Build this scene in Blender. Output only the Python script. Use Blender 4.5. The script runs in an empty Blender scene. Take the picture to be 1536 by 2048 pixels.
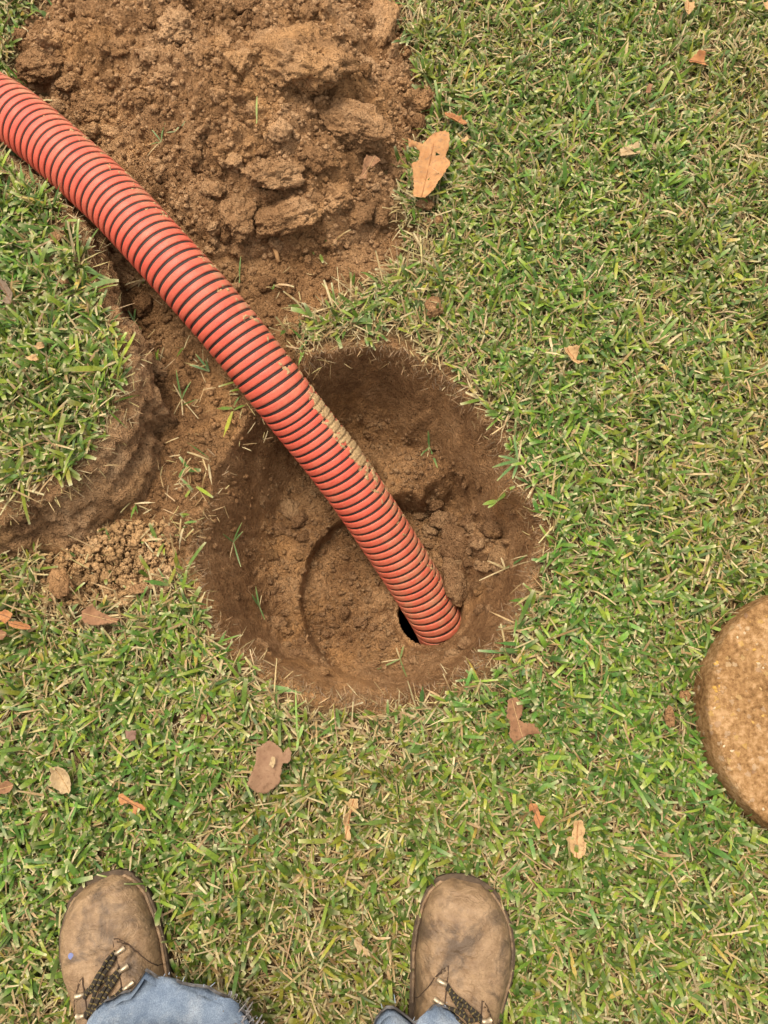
import bpy, bmesh, math, random
import numpy as np
from mathutils import Vector, noise as mnoise
from mathutils.geometry import delaunay_2d_cdt

rng = np.random.default_rng(7)
random.seed(7)
S = bpy.context.scene
COL = S.collection

# ------------------------------------------------------------------ camera, sky, sun, exposure
H, TILT, F = 1.15, math.radians(14.0), 1538.0        # eye height, tilt from straight down, focal length in photo pixels
cam_d = bpy.data.cameras.new('camera')
cam = bpy.data.objects.new('camera', cam_d)
COL.objects.link(cam)
cam.location = (0, 0, H)
cam.rotation_euler = (TILT, 0, 0)
cam_d.sensor_fit = 'VERTICAL'
cam_d.sensor_height = 36.0
cam_d.lens = 36.0 * F / 2048.0
cam_d.clip_start = 0.02
cam_d.clip_end = 500
S.camera = cam

SUN_EL, SUN_AZ = math.radians(73), math.radians(-38)   # azimuth clockwise from +Y
world = bpy.data.worlds.new('World')
S.world = world
world.use_nodes = True
wn = world.node_tree
wn.nodes.clear()
sky = wn.nodes.new('ShaderNodeTexSky')
sky.sky_type = 'NISHITA'
sky.sun_disc = False
sky.sun_elevation = SUN_EL
sky.sun_rotation = SUN_AZ
sky.dust_density = 4.0
hs = wn.nodes.new('ShaderNodeHueSaturation')          # thin cloud cover: the blue is washed out
hs.inputs['Saturation'].default_value = 0.12
bg = wn.nodes.new('ShaderNodeBackground')
bg.inputs['Strength'].default_value = 0.15
wo = wn.nodes.new('ShaderNodeOutputWorld')
wn.links.new(sky.outputs[0], hs.inputs['Color'])
wn.links.new(hs.outputs[0], bg.inputs['Color'])
wn.links.new(bg.outputs[0], wo.inputs['Surface'])

sun_d = bpy.data.lights.new('sun', 'SUN')
sun_d.energy = 1.35
sun_d.angle = math.radians(28)
sun_d.color = (1.0, 0.90, 0.74)
sun = bpy.data.objects.new('sun', sun_d)
COL.objects.link(sun)
sdir = Vector((math.sin(SUN_AZ) * math.cos(SUN_EL), math.cos(SUN_AZ) * math.cos(SUN_EL), math.sin(SUN_EL)))
sun.rotation_euler = sdir.to_track_quat('Z', 'Y').to_euler()
sun.location = sdir * 5

S.view_settings.view_transform = 'Standard'
S.view_settings.look = 'None'
S.view_settings.exposure = 1.27
S.view_settings.gamma = 1.0
S.view_settings.use_curve_mapping = False
S.cycles.max_bounces = 6
S.cycles.diffuse_bounces = 4
S.cycles.transparent_max_bounces = 4

# ------------------------------------------------------------------ helpers
ST, CT = math.sin(TILT), math.cos(TILT)


def gp(px, py, z=0.0):
    """photo pixel -> point of the place at height z"""
    u = (np.asarray(px, float) - 768.0) / F
    v = (1024.0 - np.asarray(py, float)) / F
    s = (H - np.asarray(z, float)) / (CT - v * ST)
    return np.stack([u * s, s * (ST + v * CT), np.broadcast_to(np.asarray(z, float), s.shape)], -1)


def poly(pts, z=0.0):
    a = np.array(pts, float)
    return gp(a[:, 0], a[:, 1], z)[:, :2]


_perm = np.random.default_rng(11).permutation(4096)
_gr = np.random.default_rng(12).uniform(0, 2 * math.pi, 4096)
_gx, _gy = np.cos(_gr), np.sin(_gr)


def perlin(x, y, seed=0):
    x = np.asarray(x, float) + seed * 17.31
    y = np.asarray(y, float) - seed * 9.77
    xi, yi = np.floor(x).astype(np.int64), np.floor(y).astype(np.int64)
    xf, yf = x - xi, y - yi
    u = xf * xf * xf * (xf * (xf * 6 - 15) + 10)
    v = yf * yf * yf * (yf * (yf * 6 - 15) + 10)

    def g(ix, iy, dx, dy):
        h = _perm[(_perm[ix & 4095] + iy) & 4095]
        return _gx[h] * dx + _gy[h] * dy
    a = g(xi, yi, xf, yf)
    b = g(xi + 1, yi, xf - 1, yf)
    c = g(xi, yi + 1, xf, yf - 1)
    d = g(xi + 1, yi + 1, xf - 1, yf - 1)
    return (a + u * (b - a) + v * ((c + u * (d - c)) - (a + u * (b - a)))) * 1.5


def fbm(x, y, f, octv=4, seed=0, gain=0.5):
    t, amp = 0.0, 1.0
    for i in range(octv):
        t = t + amp * perlin(np.asarray(x) * f, np.asarray(y) * f, seed + i * 3)
        f *= 2.03
        amp *= gain
    return t


def sdist(x, y, P):
    """signed distance to polygon P, positive inside"""
    x = np.asarray(x, float)
    y = np.asarray(y, float)
    d2 = np.full(x.shape, 1e9)
    ins = np.zeros(x.shape, bool)
    n = len(P)
    for i in range(n):
        ax, ay = P[i]
        bx, by = P[(i + 1) % n]
        ex, ey = bx - ax, by - ay
        t = np.clip(((x - ax) * ex + (y - ay) * ey) / (ex * ex + ey * ey + 1e-12), 0, 1)
        d2 = np.minimum(d2, (x - ax - t * ex) ** 2 + (y - ay - t * ey) ** 2)
        if ay != by:
            c = ((ay > y) != (by > y)) & (x < ex * (y - ay) / ey + ax)
            ins ^= c
    d = np.sqrt(d2)
    return np.where(ins, d, -d)


def sstep(a, b, x):
    t = np.clip((x - a) / (b - a), 0, 1)
    return t * t * (3 - 2 * t)


def smooth_poly(P, it=2):
    P = np.array(P)
    for _ in range(it):
        Q = np.roll(P, -1, 0)
        P = np.stack([0.75 * P + 0.25 * Q, 0.25 * P + 0.75 * Q], 1).reshape(-1, 2)
    return P


def mesh_np(name, V, faces, smooth=False):
    """V (n,3); faces: (m,k) int array of one face size, or a list of arrays"""
    me = bpy.data.meshes.new(name)
    V = np.ascontiguousarray(V, dtype=np.float32)
    if not isinstance(faces, list):
        faces = [faces]
    faces = [np.ascontiguousarray(f, dtype=np.int32) for f in faces if len(f)]
    nl = sum(f.size for f in faces)
    nf = sum(len(f) for f in faces)
    me.vertices.add(len(V))
    me.vertices.foreach_set('co', V.ravel())
    me.loops.add(nl)
    me.loops.foreach_set('vertex_index', np.concatenate([f.ravel() for f in faces]))
    me.polygons.add(nf)
    tot = np.concatenate([np.full(len(f), f.shape[1], np.int32) for f in faces])
    st = np.concatenate([[0], np.cumsum(tot)[:-1]]).astype(np.int32)
    me.polygons.foreach_set('loop_start', st)
    me.polygons.foreach_set('loop_total', tot)
    if smooth:
        me.polygons.foreach_set('use_smooth', np.ones(nf, bool))
    me.update(calc_edges=True)
    me.validate()
    return me


def set_attr(me, name, data, kind='FLOAT'):
    a = me.attributes.new(name, kind, 'POINT')
    data = np.asarray(data, np.float32)
    if kind == 'FLOAT':
        a.data.foreach_set('value', data.ravel())
    else:
        if data.shape[1] == 3:
            data = np.concatenate([data, np.ones((len(data), 1), np.float32)], 1)
        a.data.foreach_set('color', np.ascontiguousarray(data, np.float32).ravel())


def link(name, me, mat=None, parent=None, loc=None, **props):
    o = bpy.data.objects.new(name, me)
    COL.objects.link(o)
    if mat is not None and me is not None and not me.materials:
        me.materials.append(mat)
    if parent is not None:
        o.parent = parent
    if loc is not None:
        o.location = loc
    for k, v in props.items():
        o[k] = v
    return o


def grid_faces(nx, ny):
    i = np.arange(nx - 1)[:, None] * ny + np.arange(ny - 1)[None, :]
    return np.stack([i, i + ny, i + ny + 1, i + 1], -1).reshape(-1, 4)


# ------------------------------------------------------------------ materials
def new_mat(name):
    m = bpy.data.materials.new(name)
    m.use_nodes = True
    nt = m.node_tree
    p = nt.nodes['Principled BSDF']
    p.inputs['Roughness'].default_value = 0.9
    p.inputs['Specular IOR Level'].default_value = 0.15
    return m, nt, p


def N(nt, t, **kw):
    n = nt.nodes.new(t)
    for k, v in kw.items():
        if hasattr(n, k):
            setattr(n, k, v)
        else:
            n.inputs[k].default_value = v
    return n


def ramp(nt, src, stops):
    r = nt.nodes.new('ShaderNodeValToRGB')
    e = r.color_ramp.elements
    while len(e) < len(stops):
        e.new(0.5)
    for k, (p, c) in enumerate(stops):
        e[k].position = p
        e[k].color = (*c, 1) if len(c) == 3 else c
    nt.links.new(src, r.inputs[0])
    return r.outputs[0]


def mixc(nt, fac, a, b, mode='MIX'):
    m = nt.nodes.new('ShaderNodeMix')
    m.data_type = 'RGBA'
    m.blend_type = mode
    for sock, v in ((m.inputs[0], fac), (m.inputs[6], a), (m.inputs[7], b)):
        if isinstance(v, (int, float)):
            sock.default_value = v
        elif isinstance(v, tuple):
            sock.default_value = (*v, 1)
        else:
            nt.links.new(v, sock)
    return m.outputs[2]


def math_n(nt, op, a, b=None, clamp=False):
    m = nt.nodes.new('ShaderNodeMath')
    m.operation = op
    m.use_clamp = clamp
    for i, v in enumerate((a, b)):
        if v is None:
            continue
        if isinstance(v, (int, float)):
            m.inputs[i].default_value = v
        else:
            nt.links.new(v, m.inputs[i])
    return m.outputs[0]


def noise_n(nt, scale, detail=4, rough=0.55, coord=None, dist=0.0):
    n = N(nt, 'ShaderNodeTexNoise')
    n.inputs['Scale'].default_value = scale
    n.inputs['Detail'].default_value = detail
    n.inputs['Roughness'].default_value = rough
    n.inputs['Distortion'].default_value = dist
    if coord is not None:
        nt.links.new(coord, n.inputs['Vector'])
    return n.outputs['Fac']


def bump_n(nt, p, heights, dist=0.003, strength=0.8):
    nrm = None
    for h, d, s in heights:
        b = N(nt, 'ShaderNodeBump')
        b.inputs['Distance'].default_value = d
        b.inputs['Strength'].default_value = s
        nt.links.new(h, b.inputs['Height'])
        if nrm is not None:
            nt.links.new(nrm, b.inputs['Normal'])
        nrm = b.outputs[0]
    nt.links.new(nrm, p.inputs['Normal'])


def soil_mat(name, dark, mid, light, speck=0.5, bare_attr=False, rnd=True, fine=1.0):
    m, nt, p = new_mat(name)
    geo = N(nt, 'ShaderNodeNewGeometry').outputs['Position']
    n1 = noise_n(nt, 9, 5, 0.6, geo)
    n2 = noise_n(nt, 70, 4, 0.65, geo)
    n3 = noise_n(nt, 420, 3, 0.6, geo)
    f = math_n(nt, 'ADD', math_n(nt, 'MULTIPLY', n1, 0.55), math_n(nt, 'MULTIPLY', n2, 0.3))
    f = math_n(nt, 'ADD', f, math_n(nt, 'MULTIPLY', n3, 0.15))
    if rnd:
        oi = N(nt, 'ShaderNodeObjectInfo').outputs['Random']
        f = math_n(nt, 'ADD', f, math_n(nt, 'MULTIPLY', math_n(nt, 'SUBTRACT', oi, 0.5), 0.2))
    c = ramp(nt, f, [(0.38, dark), (0.5, mid), (0.63, light)])
    oc_ = ramp(nt, noise_n(nt, 6.5, 5, 0.62, geo, 0.8), [(0.52, (0, 0, 0)), (0.66, (0.6, 0.6, 0.6))])
    c = mixc(nt, oc_, c, tuple(min(1, a * b) for a, b in zip(light, (1.08, 0.98, 0.80))))
    # pale mineral grains
    vo = N(nt, 'ShaderNodeTexVoronoi')
    vo.inputs['Scale'].default_value = 260
    nt.links.new(geo, vo.inputs['Vector'])
    sel = math_n(nt, 'MULTIPLY', math_n(nt, 'LESS_THAN', vo.outputs['Distance'], 0.22),
                 math_n(nt, 'GREATER_THAN', N(nt, 'ShaderNodeSeparateColor').outputs[0], 0.93))
    sc = [n for n in nt.nodes if n.bl_idname == 'ShaderNodeSeparateColor'][0]
    nt.links.new(vo.outputs['Color'], sc.inputs[0])
    c = mixc(nt, math_n(nt, 'MULTIPLY', sel, speck), c, (0.50, 0.34, 0.18))
    if bare_attr:
        at = N(nt, 'ShaderNodeAttribute', attribute_name='bare').outputs['Fac']
        th = ramp(nt, noise_n(nt, 160, 4, 0.7, geo), [(0.35, (0.065, 0.042, 0.018)), (0.6, (0.20, 0.125, 0.055))])
        c = mixc(nt, at, th, c)
    nt.links.new(c, p.inputs['Base Color'])
    p.inputs['Roughness'].default_value = 1.0
    p.inputs['Specular IOR Level'].default_value = 0.05
    v2 = N(nt, 'ShaderNodeTexVoronoi')
    v2.inputs['Scale'].default_value = 150
    nt.links.new(geo, v2.inputs['Vector'])
    v3 = N(nt, 'ShaderNodeTexVoronoi')
    v3.inputs['Scale'].default_value = 330
    nt.links.new(geo, v3.inputs['Vector'])
    bump_n(nt, p, [(v2.outputs['Distance'], -0.006 * fine, 0.8), (v3.outputs['Distance'], -0.003 * fine, 0.8), (n2, 0.010 * fine, 0.9), (n3, 0.004, 1.0)])
    return m


M_GROUND = soil_mat('ground_soil', (0.138, 0.067, 0.028), (0.235, 0.122, 0.052), (0.364, 0.204, 0.094), bare_attr=True, rnd=False)
M_HEAP = soil_mat('heap_soil', (0.154, 0.078, 0.032), (0.268, 0.140, 0.061), (0.405, 0.231, 0.111), rnd=False)
M_CLOD = soil_mat('clod_soil', (0.171, 0.086, 0.037), (0.291, 0.156, 0.070), (0.438, 0.254, 0.125))
M_CRUMB = soil_mat('dry_crumbs', (0.272, 0.153, 0.063), (0.444, 0.261, 0.119), (0.638, 0.407, 0.213), rnd=False)
M_PITCLOD = soil_mat('pit_clod_soil', (0.125, 0.064, 0.028), (0.214, 0.114, 0.053), (0.310, 0.181, 0.087))
M_SODSOIL = soil_mat('sod_soil', (0.144, 0.074, 0.035), (0.261, 0.142, 0.065), (0.397, 0.239, 0.122), rnd=False)


def attr_mat(name, rough=0.6, spec=0.25, transl=0.25, streak=0.0):
    m, nt, p = new_mat(name)
    a = N(nt, 'ShaderNodeAttribute', attribute_name='tint').outputs['Color']
    geo = N(nt, 'ShaderNodeNewGeometry').outputs['Position']
    n = noise_n(nt, 300, 2, 0.5, geo)
    c = mixc(nt, 1.0, a, ramp(nt, n, [(0.3, (0.78, 0.78, 0.78)), (0.7, (1.15, 1.15, 1.15))]), 'MULTIPLY')
    nt.links.new(c, p.inputs['Base Color'])
    p.inputs['Roughness'].default_value = rough
    p.inputs['Specular IOR Level'].default_value = spec
    if transl:
        tr = N(nt, 'ShaderNodeBsdfTranslucent')
        nt.links.new(c, tr.inputs['Color'])
        mx = N(nt, 'ShaderNodeMixShader')
        mx.inputs[0].default_value = transl
        nt.links.new(p.outputs[0], mx.inputs[1])
        nt.links.new(tr.outputs[0], mx.inputs[2])
        nt.links.new(mx.outputs[0], nt.nodes['Material Output'].inputs['Surface'])
    return m


M_GRASS = attr_mat('grass_blade', 0.5, 0.3, 0.22)
M_FIBRE = attr_mat('root_fibre', 0.8, 0.1, 0.1)

# ------------------------------------------------------------------ outlines of the place (unprojected to the ground)
PIT = smooth_poly(poly([(560, 770), (610, 728), (655, 703), (720, 694), (800, 702), (850, 738), (905, 768), (950, 812), (992, 870),
                        (1012, 920), (1016, 965), (1062, 1000), (1078, 1060), (1072, 1130), (1042, 1200), (1012, 1262), (970, 1312),
                        (920, 1352), (850, 1388), (780, 1402), (700, 1402), (620, 1384), (550, 1352), (500, 1312), (450, 1272),
                        (418, 1222), (395, 1150), (384, 1090), (390, 1040), (418, 970), (440, 905), (470, 852), (515, 805)]), 1)
BARE = smooth_poly(np.concatenate([poly([(60, 210), (150, 400), (195, 520), (262, 680), (285, 745), (250, 850), (205, 960), (130, 1020),
                        (90, 1080), (110, 1180), (190, 1205), (310, 1160), (370, 1110), (420, 1000), (470, 900), (560, 800), (610, 735),
                        (590, 690), (565, 662), (600, 632), (655, 598), (725, 566), (805, 524), (830, 440), (500, 330), (300, 200)])]), 1)
HEAP = smooth_poly(np.concatenate([poly([(20, 185), (22, 110), (45, 50), (95, -10)]), [(-0.62, 1.42), (-0.36, 1.52), (-0.08, 1.46)],
                        poly([(795, -10), (812, 60), (838, 140), (872, 200), (876, 255), (838, 300), (815, 360), (800, 410), (770, 450),
                              (700, 470), (620, 492), (500, 500), (400, 490), (290, 410), (180, 300), (95, 235)])]), 1)
SOD = smooth_poly(np.concatenate([poly([(-20, 292), (60, 350), (150, 425), (185, 500), (205, 590), (246, 650), (270, 720), (276, 752), (254, 795),
                        (240, 845), (212, 892), (186, 932), (146, 962), (98, 988), (40, 1012), (-30, 1040)], 0.075),
                        [(-0.95, 0.32), (-1.02, 0.62), (-0.93, 0.88)]]), 1)
SPILL = poly([(100, 1060), (200, 1040), (300, 1075), (345, 1120), (300, 1180), (200, 1215), (105, 1190)])

FLOOR_Z = -0.225
rc = gp(782, 1190, FLOOR_Z)[:2]       # recessed ring round the tank opening
RC_R = 0.163
oc = gp(861, 1226, -0.25)[:2]          # the opening itself
OP_R = 0.062


def crumbs_field(x, y, n, r0, r1, x0, x1, y0, y1, seed):
    """height of n rounded crumbs stamped on a regular grid x,y (2-D arrays from meshgrid ij)"""
    r = np.random.default_rng(seed)
    out = np.zeros(x.shape)
    xs, ys = x[:, 0], y[0, :]
    cx, cy = r.uniform(x0, x1, n), r.uniform(y0, y1, n)
    rr = r0 + (r1 - r0) * r.random(n) ** 3
    an, el = r.uniform(0, 3.14, n), r.uniform(0.6, 1.0, n)
    for i in range(n):
        i0, i1 = np.searchsorted(xs, [cx[i] - rr[i], cx[i] + rr[i]])
        j0, j1 = np.searchsorted(ys, [cy[i] - rr[i], cy[i] + rr[i]])
        if i1 <= i0 or j1 <= j0:
            continue
        dx, dy = x[i0:i1, j0:j1] - cx[i], y[i0:i1, j0:j1] - cy[i]
        c, s = math.cos(an[i]), math.sin(an[i])
        q = ((dx * c + dy * s) / rr[i]) ** 2 + ((-dx * s + dy * c) / (rr[i] * el[i])) ** 2
        h = rr[i] * 0.85 * np.sqrt(np.clip(1 - q, 0, 1))
        out[i0:i1, j0:j1] = np.maximum(out[i0:i1, j0:j1], h)
    return out


def ground_base(x, y):
    z = 0.004 * fbm(x, y, 5, 3, 1)
    b = sstep(-0.012, 0.014, sdist(x, y, BARE) + 0.012 * fbm(x, y, 22, 3, 5))
    ds = sdist(x, y, SOD)
    z = z - 0.026 * b - 0.016 * sstep(0.10, 0.0, np.abs(ds + 0.01)) * sstep(-0.01, 0.02, sdist(x, y, BARE)) * sstep(0.36, 0.46, y)
    d = sdist(x, y, PIT) + 0.007 * fbm(x, y, 18, 4, 9)
    an_ = np.arctan2(y - 0.28, x + 0.03)
    sw = (an_ * 2.1 + 0.35 * perlin(x * 5, y * 5, 13)) % 1.0
    d = d + 0.011 * (np.abs(sw - 0.5) - 0.25) + 0.0014 * fbm(x, y, 70, 3, 15)
    wall = 0.084 + 0.022 * perlin(x * 6, y * 6, 4)
    t = np.clip(d / wall, 0, 1)
    prof = 1 - (1 - t) ** 1.7
    z = z * (1 - t) + FLOOR_Z * prof
    # talus, worn wall relief
    inn = sstep(0.0, 0.03, d)
    z = z + inn * (0.012 * fbm(x, y, 12, 3, 20) + 0.006 * (0.4 - np.abs(perlin(x * 40, y * 40, 24))) * sstep(0.04, 0.08, d) + 0.004 * fbm(x, y, 60, 2, 26))
    # lump of soil left against the far wall, undercut at its front
    lc = gp(832, 940, -0.16)
    q = np.hypot((x - lc[0]) / 0.085, (y - lc[1]) / 0.07) + 0.35 * fbm(x, y, 16, 3, 30)
    front = sstep(lc[1] - 0.062, lc[1] - 0.045, y + 0.01 * fbm(x, y, 30, 2, 31))
    z = np.maximum(z, np.where(d > 0.02, FLOOR_Z + 0.075 * sstep(1.25, 0.45, q) * front + 0.006 * fbm(x, y, 30, 3, 33), -9))
    # broken soil bank on the right
    bc = gp(985, 1100, -0.17)
    q = np.hypot((x - bc[0]) / 0.055, (y - bc[1]) / 0.10)
    z = np.where(d > 0.01, np.maximum(z, FLOOR_Z + 0.075 * sstep(1.2, 0.3, q + 0.25 * fbm(x, y, 25, 3, 36))), z)
    # recessed ring round the opening, its right side buried
    dr = RC_R - np.hypot(x - rc[0], y - rc[1])
    left = sstep(rc[0] + 0.05, rc[0] - 0.06, x)
    z = z - 0.030 * sstep(-0.001, 0.003, dr + 0.003 * fbm(x, y, 30, 2, 44)) * (0.35 + 0.65 * left) + 0.010 * sstep(-0.03, -0.004, dr) * sstep(0.006, 0.0, dr) * left
    # soil falls away into the opening
    do = np.hypot(x - oc[0], y - oc[1]) - OP_R
    z = z - 0.02 * sstep(0.022, 0.0, do + 0.006 * fbm(x, y, 40, 2, 40))
    return z, b, d, do


# ------------------------------------------------------------------ ground: one sheet to the horizon, finer where the soil is open
def lines(a0, f0, f1, a1, step, far):
    mid = np.arange(f0, f1 + step * 0.5, step)
    lo, hi = [], []
    s, p = step, f0
    while p > a0:
        s = min(s * 1.28, 12)
        p -= s
        lo.append(p)
    s, p = step, f1
    while p < a1:
        s = min(s * 1.28, 12)
        p += s
        hi.append(p)
    return np.array(lo[::-1] + list(mid) + hi)


gx = lines(-80, -0.80, 0.30, 80, 0.0026, 0)
gy = lines(-80, -0.05, 0.86, 80, 0.0026, 0)
GX, GY = np.meshgrid(gx, gy, indexing='ij')
GZ, GB, GD, GO = ground_base(GX, GY)
cr = crumbs_field(GX, GY, 15000, 0.0022, 0.010, -0.8, 0.3, -0.05, 0.86, 3)
open_soil = np.maximum(GB, sstep(-0.030, -0.008, GD))
flat_in = sstep(0.03, 0.07, GD)
rough = np.where(GD > 0, 0.30 + 0.70 * flat_in * sstep(-0.3, 0.25, fbm(GX, GY, 9, 2, 50)), 1.0)
GZ = GZ + open_soil * (0.8 * cr * rough + 0.0012 * fbm(GX, GY, 120, 2, 52))
GZ = np.where(GO < -0.004, -0.34, GZ)
fc = grid_faces(len(gx), len(gy))
keep = (GO.ravel()[fc] > -0.005).any(1)
me = mesh_np('ground', np.stack([GX, GY, GZ], -1).reshape(-1, 3), fc[keep], smooth=True)
set_attr(me, 'bare', open_soil.ravel())
ground = link('ground', me, M_GROUND, kind='structure')


def ground_z(x, y):
    x, y = np.asarray(x, float), np.asarray(y, float)
    i = np.clip(np.searchsorted(gx, x) - 1, 0, len(gx) - 2)
    j = np.clip(np.searchsorted(gy, y) - 1, 0, len(gy) - 2)
    a = np.clip((x - gx[i]) / (gx[i + 1] - gx[i]), 0, 1)
    b = np.clip((y - gy[j]) / (gy[j + 1] - gy[j]), 0, 1)
    return (GZ[i, j] * (1 - a) * (1 - b) + GZ[i + 1, j] * a * (1 - b) + GZ[i, j + 1] * (1 - a) * b + GZ[i + 1, j + 1] * a * b)


# the tank opening under the pit floor: a short dark pipe
m, nt, p = new_mat('dark_concrete')
p.inputs['Base Color'].default_value = (0.025, 0.021, 0.018, 1)  # one even near-black colour over the whole pipe
p.inputs['Roughness'].default_value = 0.7
M_PIPE = m
na, zs = 40, [-0.262, -0.33, -0.50, -0.85]
V = [(oc[0] + (OP_R + 0.001) * math.cos(2 * math.pi * a / na), oc[1] + (OP_R + 0.001) * math.sin(2 * math.pi * a / na), z) for z in zs for a in range(na)]
V.append((oc[0], oc[1], -0.85))
Fq = [(k * na + a, k * na + (a + 1) % na, (k + 1) * na + (a + 1) % na, (k + 1) * na + a) for k in range(3) for a in range(na)]
Ft = [(3 * na + a, 3 * na + (a + 1) % na, 4 * na) for a in range(na)]
me = mesh_np('tank_opening', np.array(V), [np.array(Fq), np.array(Ft)], True)
link('tank_opening', me, M_PIPE, label='dark round tank opening in the pit floor that swallows the hose', category='opening')

# ------------------------------------------------------------------ soil heap
hx = np.arange(-0.98, 0.24, 0.0030)
hy = np.arange(0.66, 1.58, 0.0030)
HX, HY = np.meshgrid(hx, hy, indexing='ij')


def heap_base(x, y):
    d = sdist(x, y, HEAP) + 0.014 * fbm(x, y, 16, 3, 60)
    h = 0.105 * sstep(0.0, 0.27, d) + 0.022 * sstep(-0.004, 0.035, d)
    h = h + sstep(0.0, 0.06, d) * (0.020 * fbm(x, y, 6, 2, 62) + 0.016 * (0.4 - np.abs(perlin(x * 15, y * 15, 64))) + 0.012 * (0.4 - np.abs(perlin(x * 34, y * 34, 66))) + 0.006 * (0.4 - np.abs(perlin(x * 80, y * 80, 67))))
    return np.where(d > -0.004, h - 0.02, -0.05), d


HZ, HD = heap_base(HX, HY)
cr = crumbs_field(HX, HY, 24000, 0.0030, 0.014, -0.98, 0.24, 0.66, 1.58, 5)
HZ = HZ + np.where(HD > -0.004, cr * 0.9 + 0.0018 * fbm(HX, HY, 130, 2, 68), 0)
# the heap's skirt follows the ground
HZ = np.where(HD > 0, np.maximum(HZ, ground_z(HX, HY) - 0.004), HZ)
fc = grid_faces(len(hx), len(hy))
keep = (HD.ravel()[fc] > -0.012).any(1)
used = np.zeros(HX.size, bool)
used[fc[keep].ravel()] = True
idx = np.cumsum(used) - 1
me = mesh_np('heap_body', np.stack([HX, HY, HZ], -1).reshape(-1, 3)[used], idx[fc[keep]], True)
heap = link('soil_heap', None, label='heap of crumbly brown dug soil on the grass behind the hose', category='soil heap')
link('heap_body', me, M_HEAP, heap)


def heap_z(x, y):
    i = np.clip(((np.asarray(x) - hx[0]) / 0.0030).astype(int), 0, len(hx) - 1)
    j = np.clip(((np.asarray(y) - hy[0]) / 0.0030).astype(int), 0, len(hy) - 1)
    return np.maximum(HZ[i, j], ground_z(x, y))


def soil_z(x, y):
    g = ground_z(x, y)
    inside = (np.asarray(x) > hx[0]) & (np.asarray(x) < hx[-1]) & (np.asarray(y) > hy[0]) & (np.asarray(y) < hy[-1])
    return np.where(inside, np.maximum(g, heap_z(x, y)), g)


def hit(px, py, zf=soil_z):
    """where the sight line through a photo pixel meets the soil"""
    z = 0.0
    for _ in range(12):
        q = gp(px, py, z)
        z = 0.5 * z + 0.5 * float(zf(q[0], q[1]))
    return gp(px, py, z)


# ------------------------------------------------------------------ clods
def ico(sub):
    bm = bmesh.new()
    bmesh.ops.create_icosphere(bm, subdivisions=sub, radius=1.0)
    bm.verts.ensure_lookup_table()
    V = np.array([v.co[:] for v in bm.verts])
    Fc = np.array([[v.index for v in f.verts] for f in bm.faces])
    bm.free()
    return V, Fc


ICO = {k: ico(k) for k in (1, 2, 3, 4, 5)}


def clod_mesh(name, seed, sub=3, facets=9, rough=0.10, soft=9):
    r = np.random.default_rng(seed)
    D, Fc = ICO[sub]
    n = r.normal(size=(facets, 3))
    n /= np.linalg.norm(n, axis=1)[:, None]
    d = r.uniform(0.72, 1.0, facets)
    c = np.clip(D @ n.T, 0.02, None) / d[None, :]
    rad = (np.sum(c ** soft, 1) + 0.85 ** soft) ** (-1.0 / soft)
    off = Vector(r.uniform(-50, 50, 3))
    nz = np.array([mnoise.fractal(Vector(v) * 2.0 + off, 0.8, 2.1, 5) for v in D]) * 1.7
    if sub >= 4:
        fq = 4.5 if sub == 4 else 7.0
        nz = nz + 0.9 * np.array([0.45 - mnoise.voronoi(Vector(v) * fq + off)[0][0] for v in D])
        nz = nz - 0.8 * np.array([max(0.0, 0.16 - abs(mnoise.noise(Vector(v) * 2.6 - off))) for v in D]) * 5   # cracks
    return mesh_np(name, D * (rad * (1 + rough * nz))[:, None], Fc, True)


CLOD_MED = [clod_mesh('clod_shape', 100 + i, 4, 7 + i % 4, 0.17, 14) for i in range(12)]
for c_ in CLOD_MED:
    c_.polygons.foreach_set('use_smooth', np.ones(len(c_.polygons), bool))


def put_clod(name, me, mat, pos, size, rot, parent=None, **pr):
    o = bpy.data.objects.new(name, me)
    if not me.materials:
        me.materials.append(mat)
    COL.objects.link(o)
    o.location = pos
    o.scale = size
    o.rotation_euler = rot
    if parent is not None:
        o.parent = parent
    for k, v in pr.items():
        o[k] = v
    return o


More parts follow.
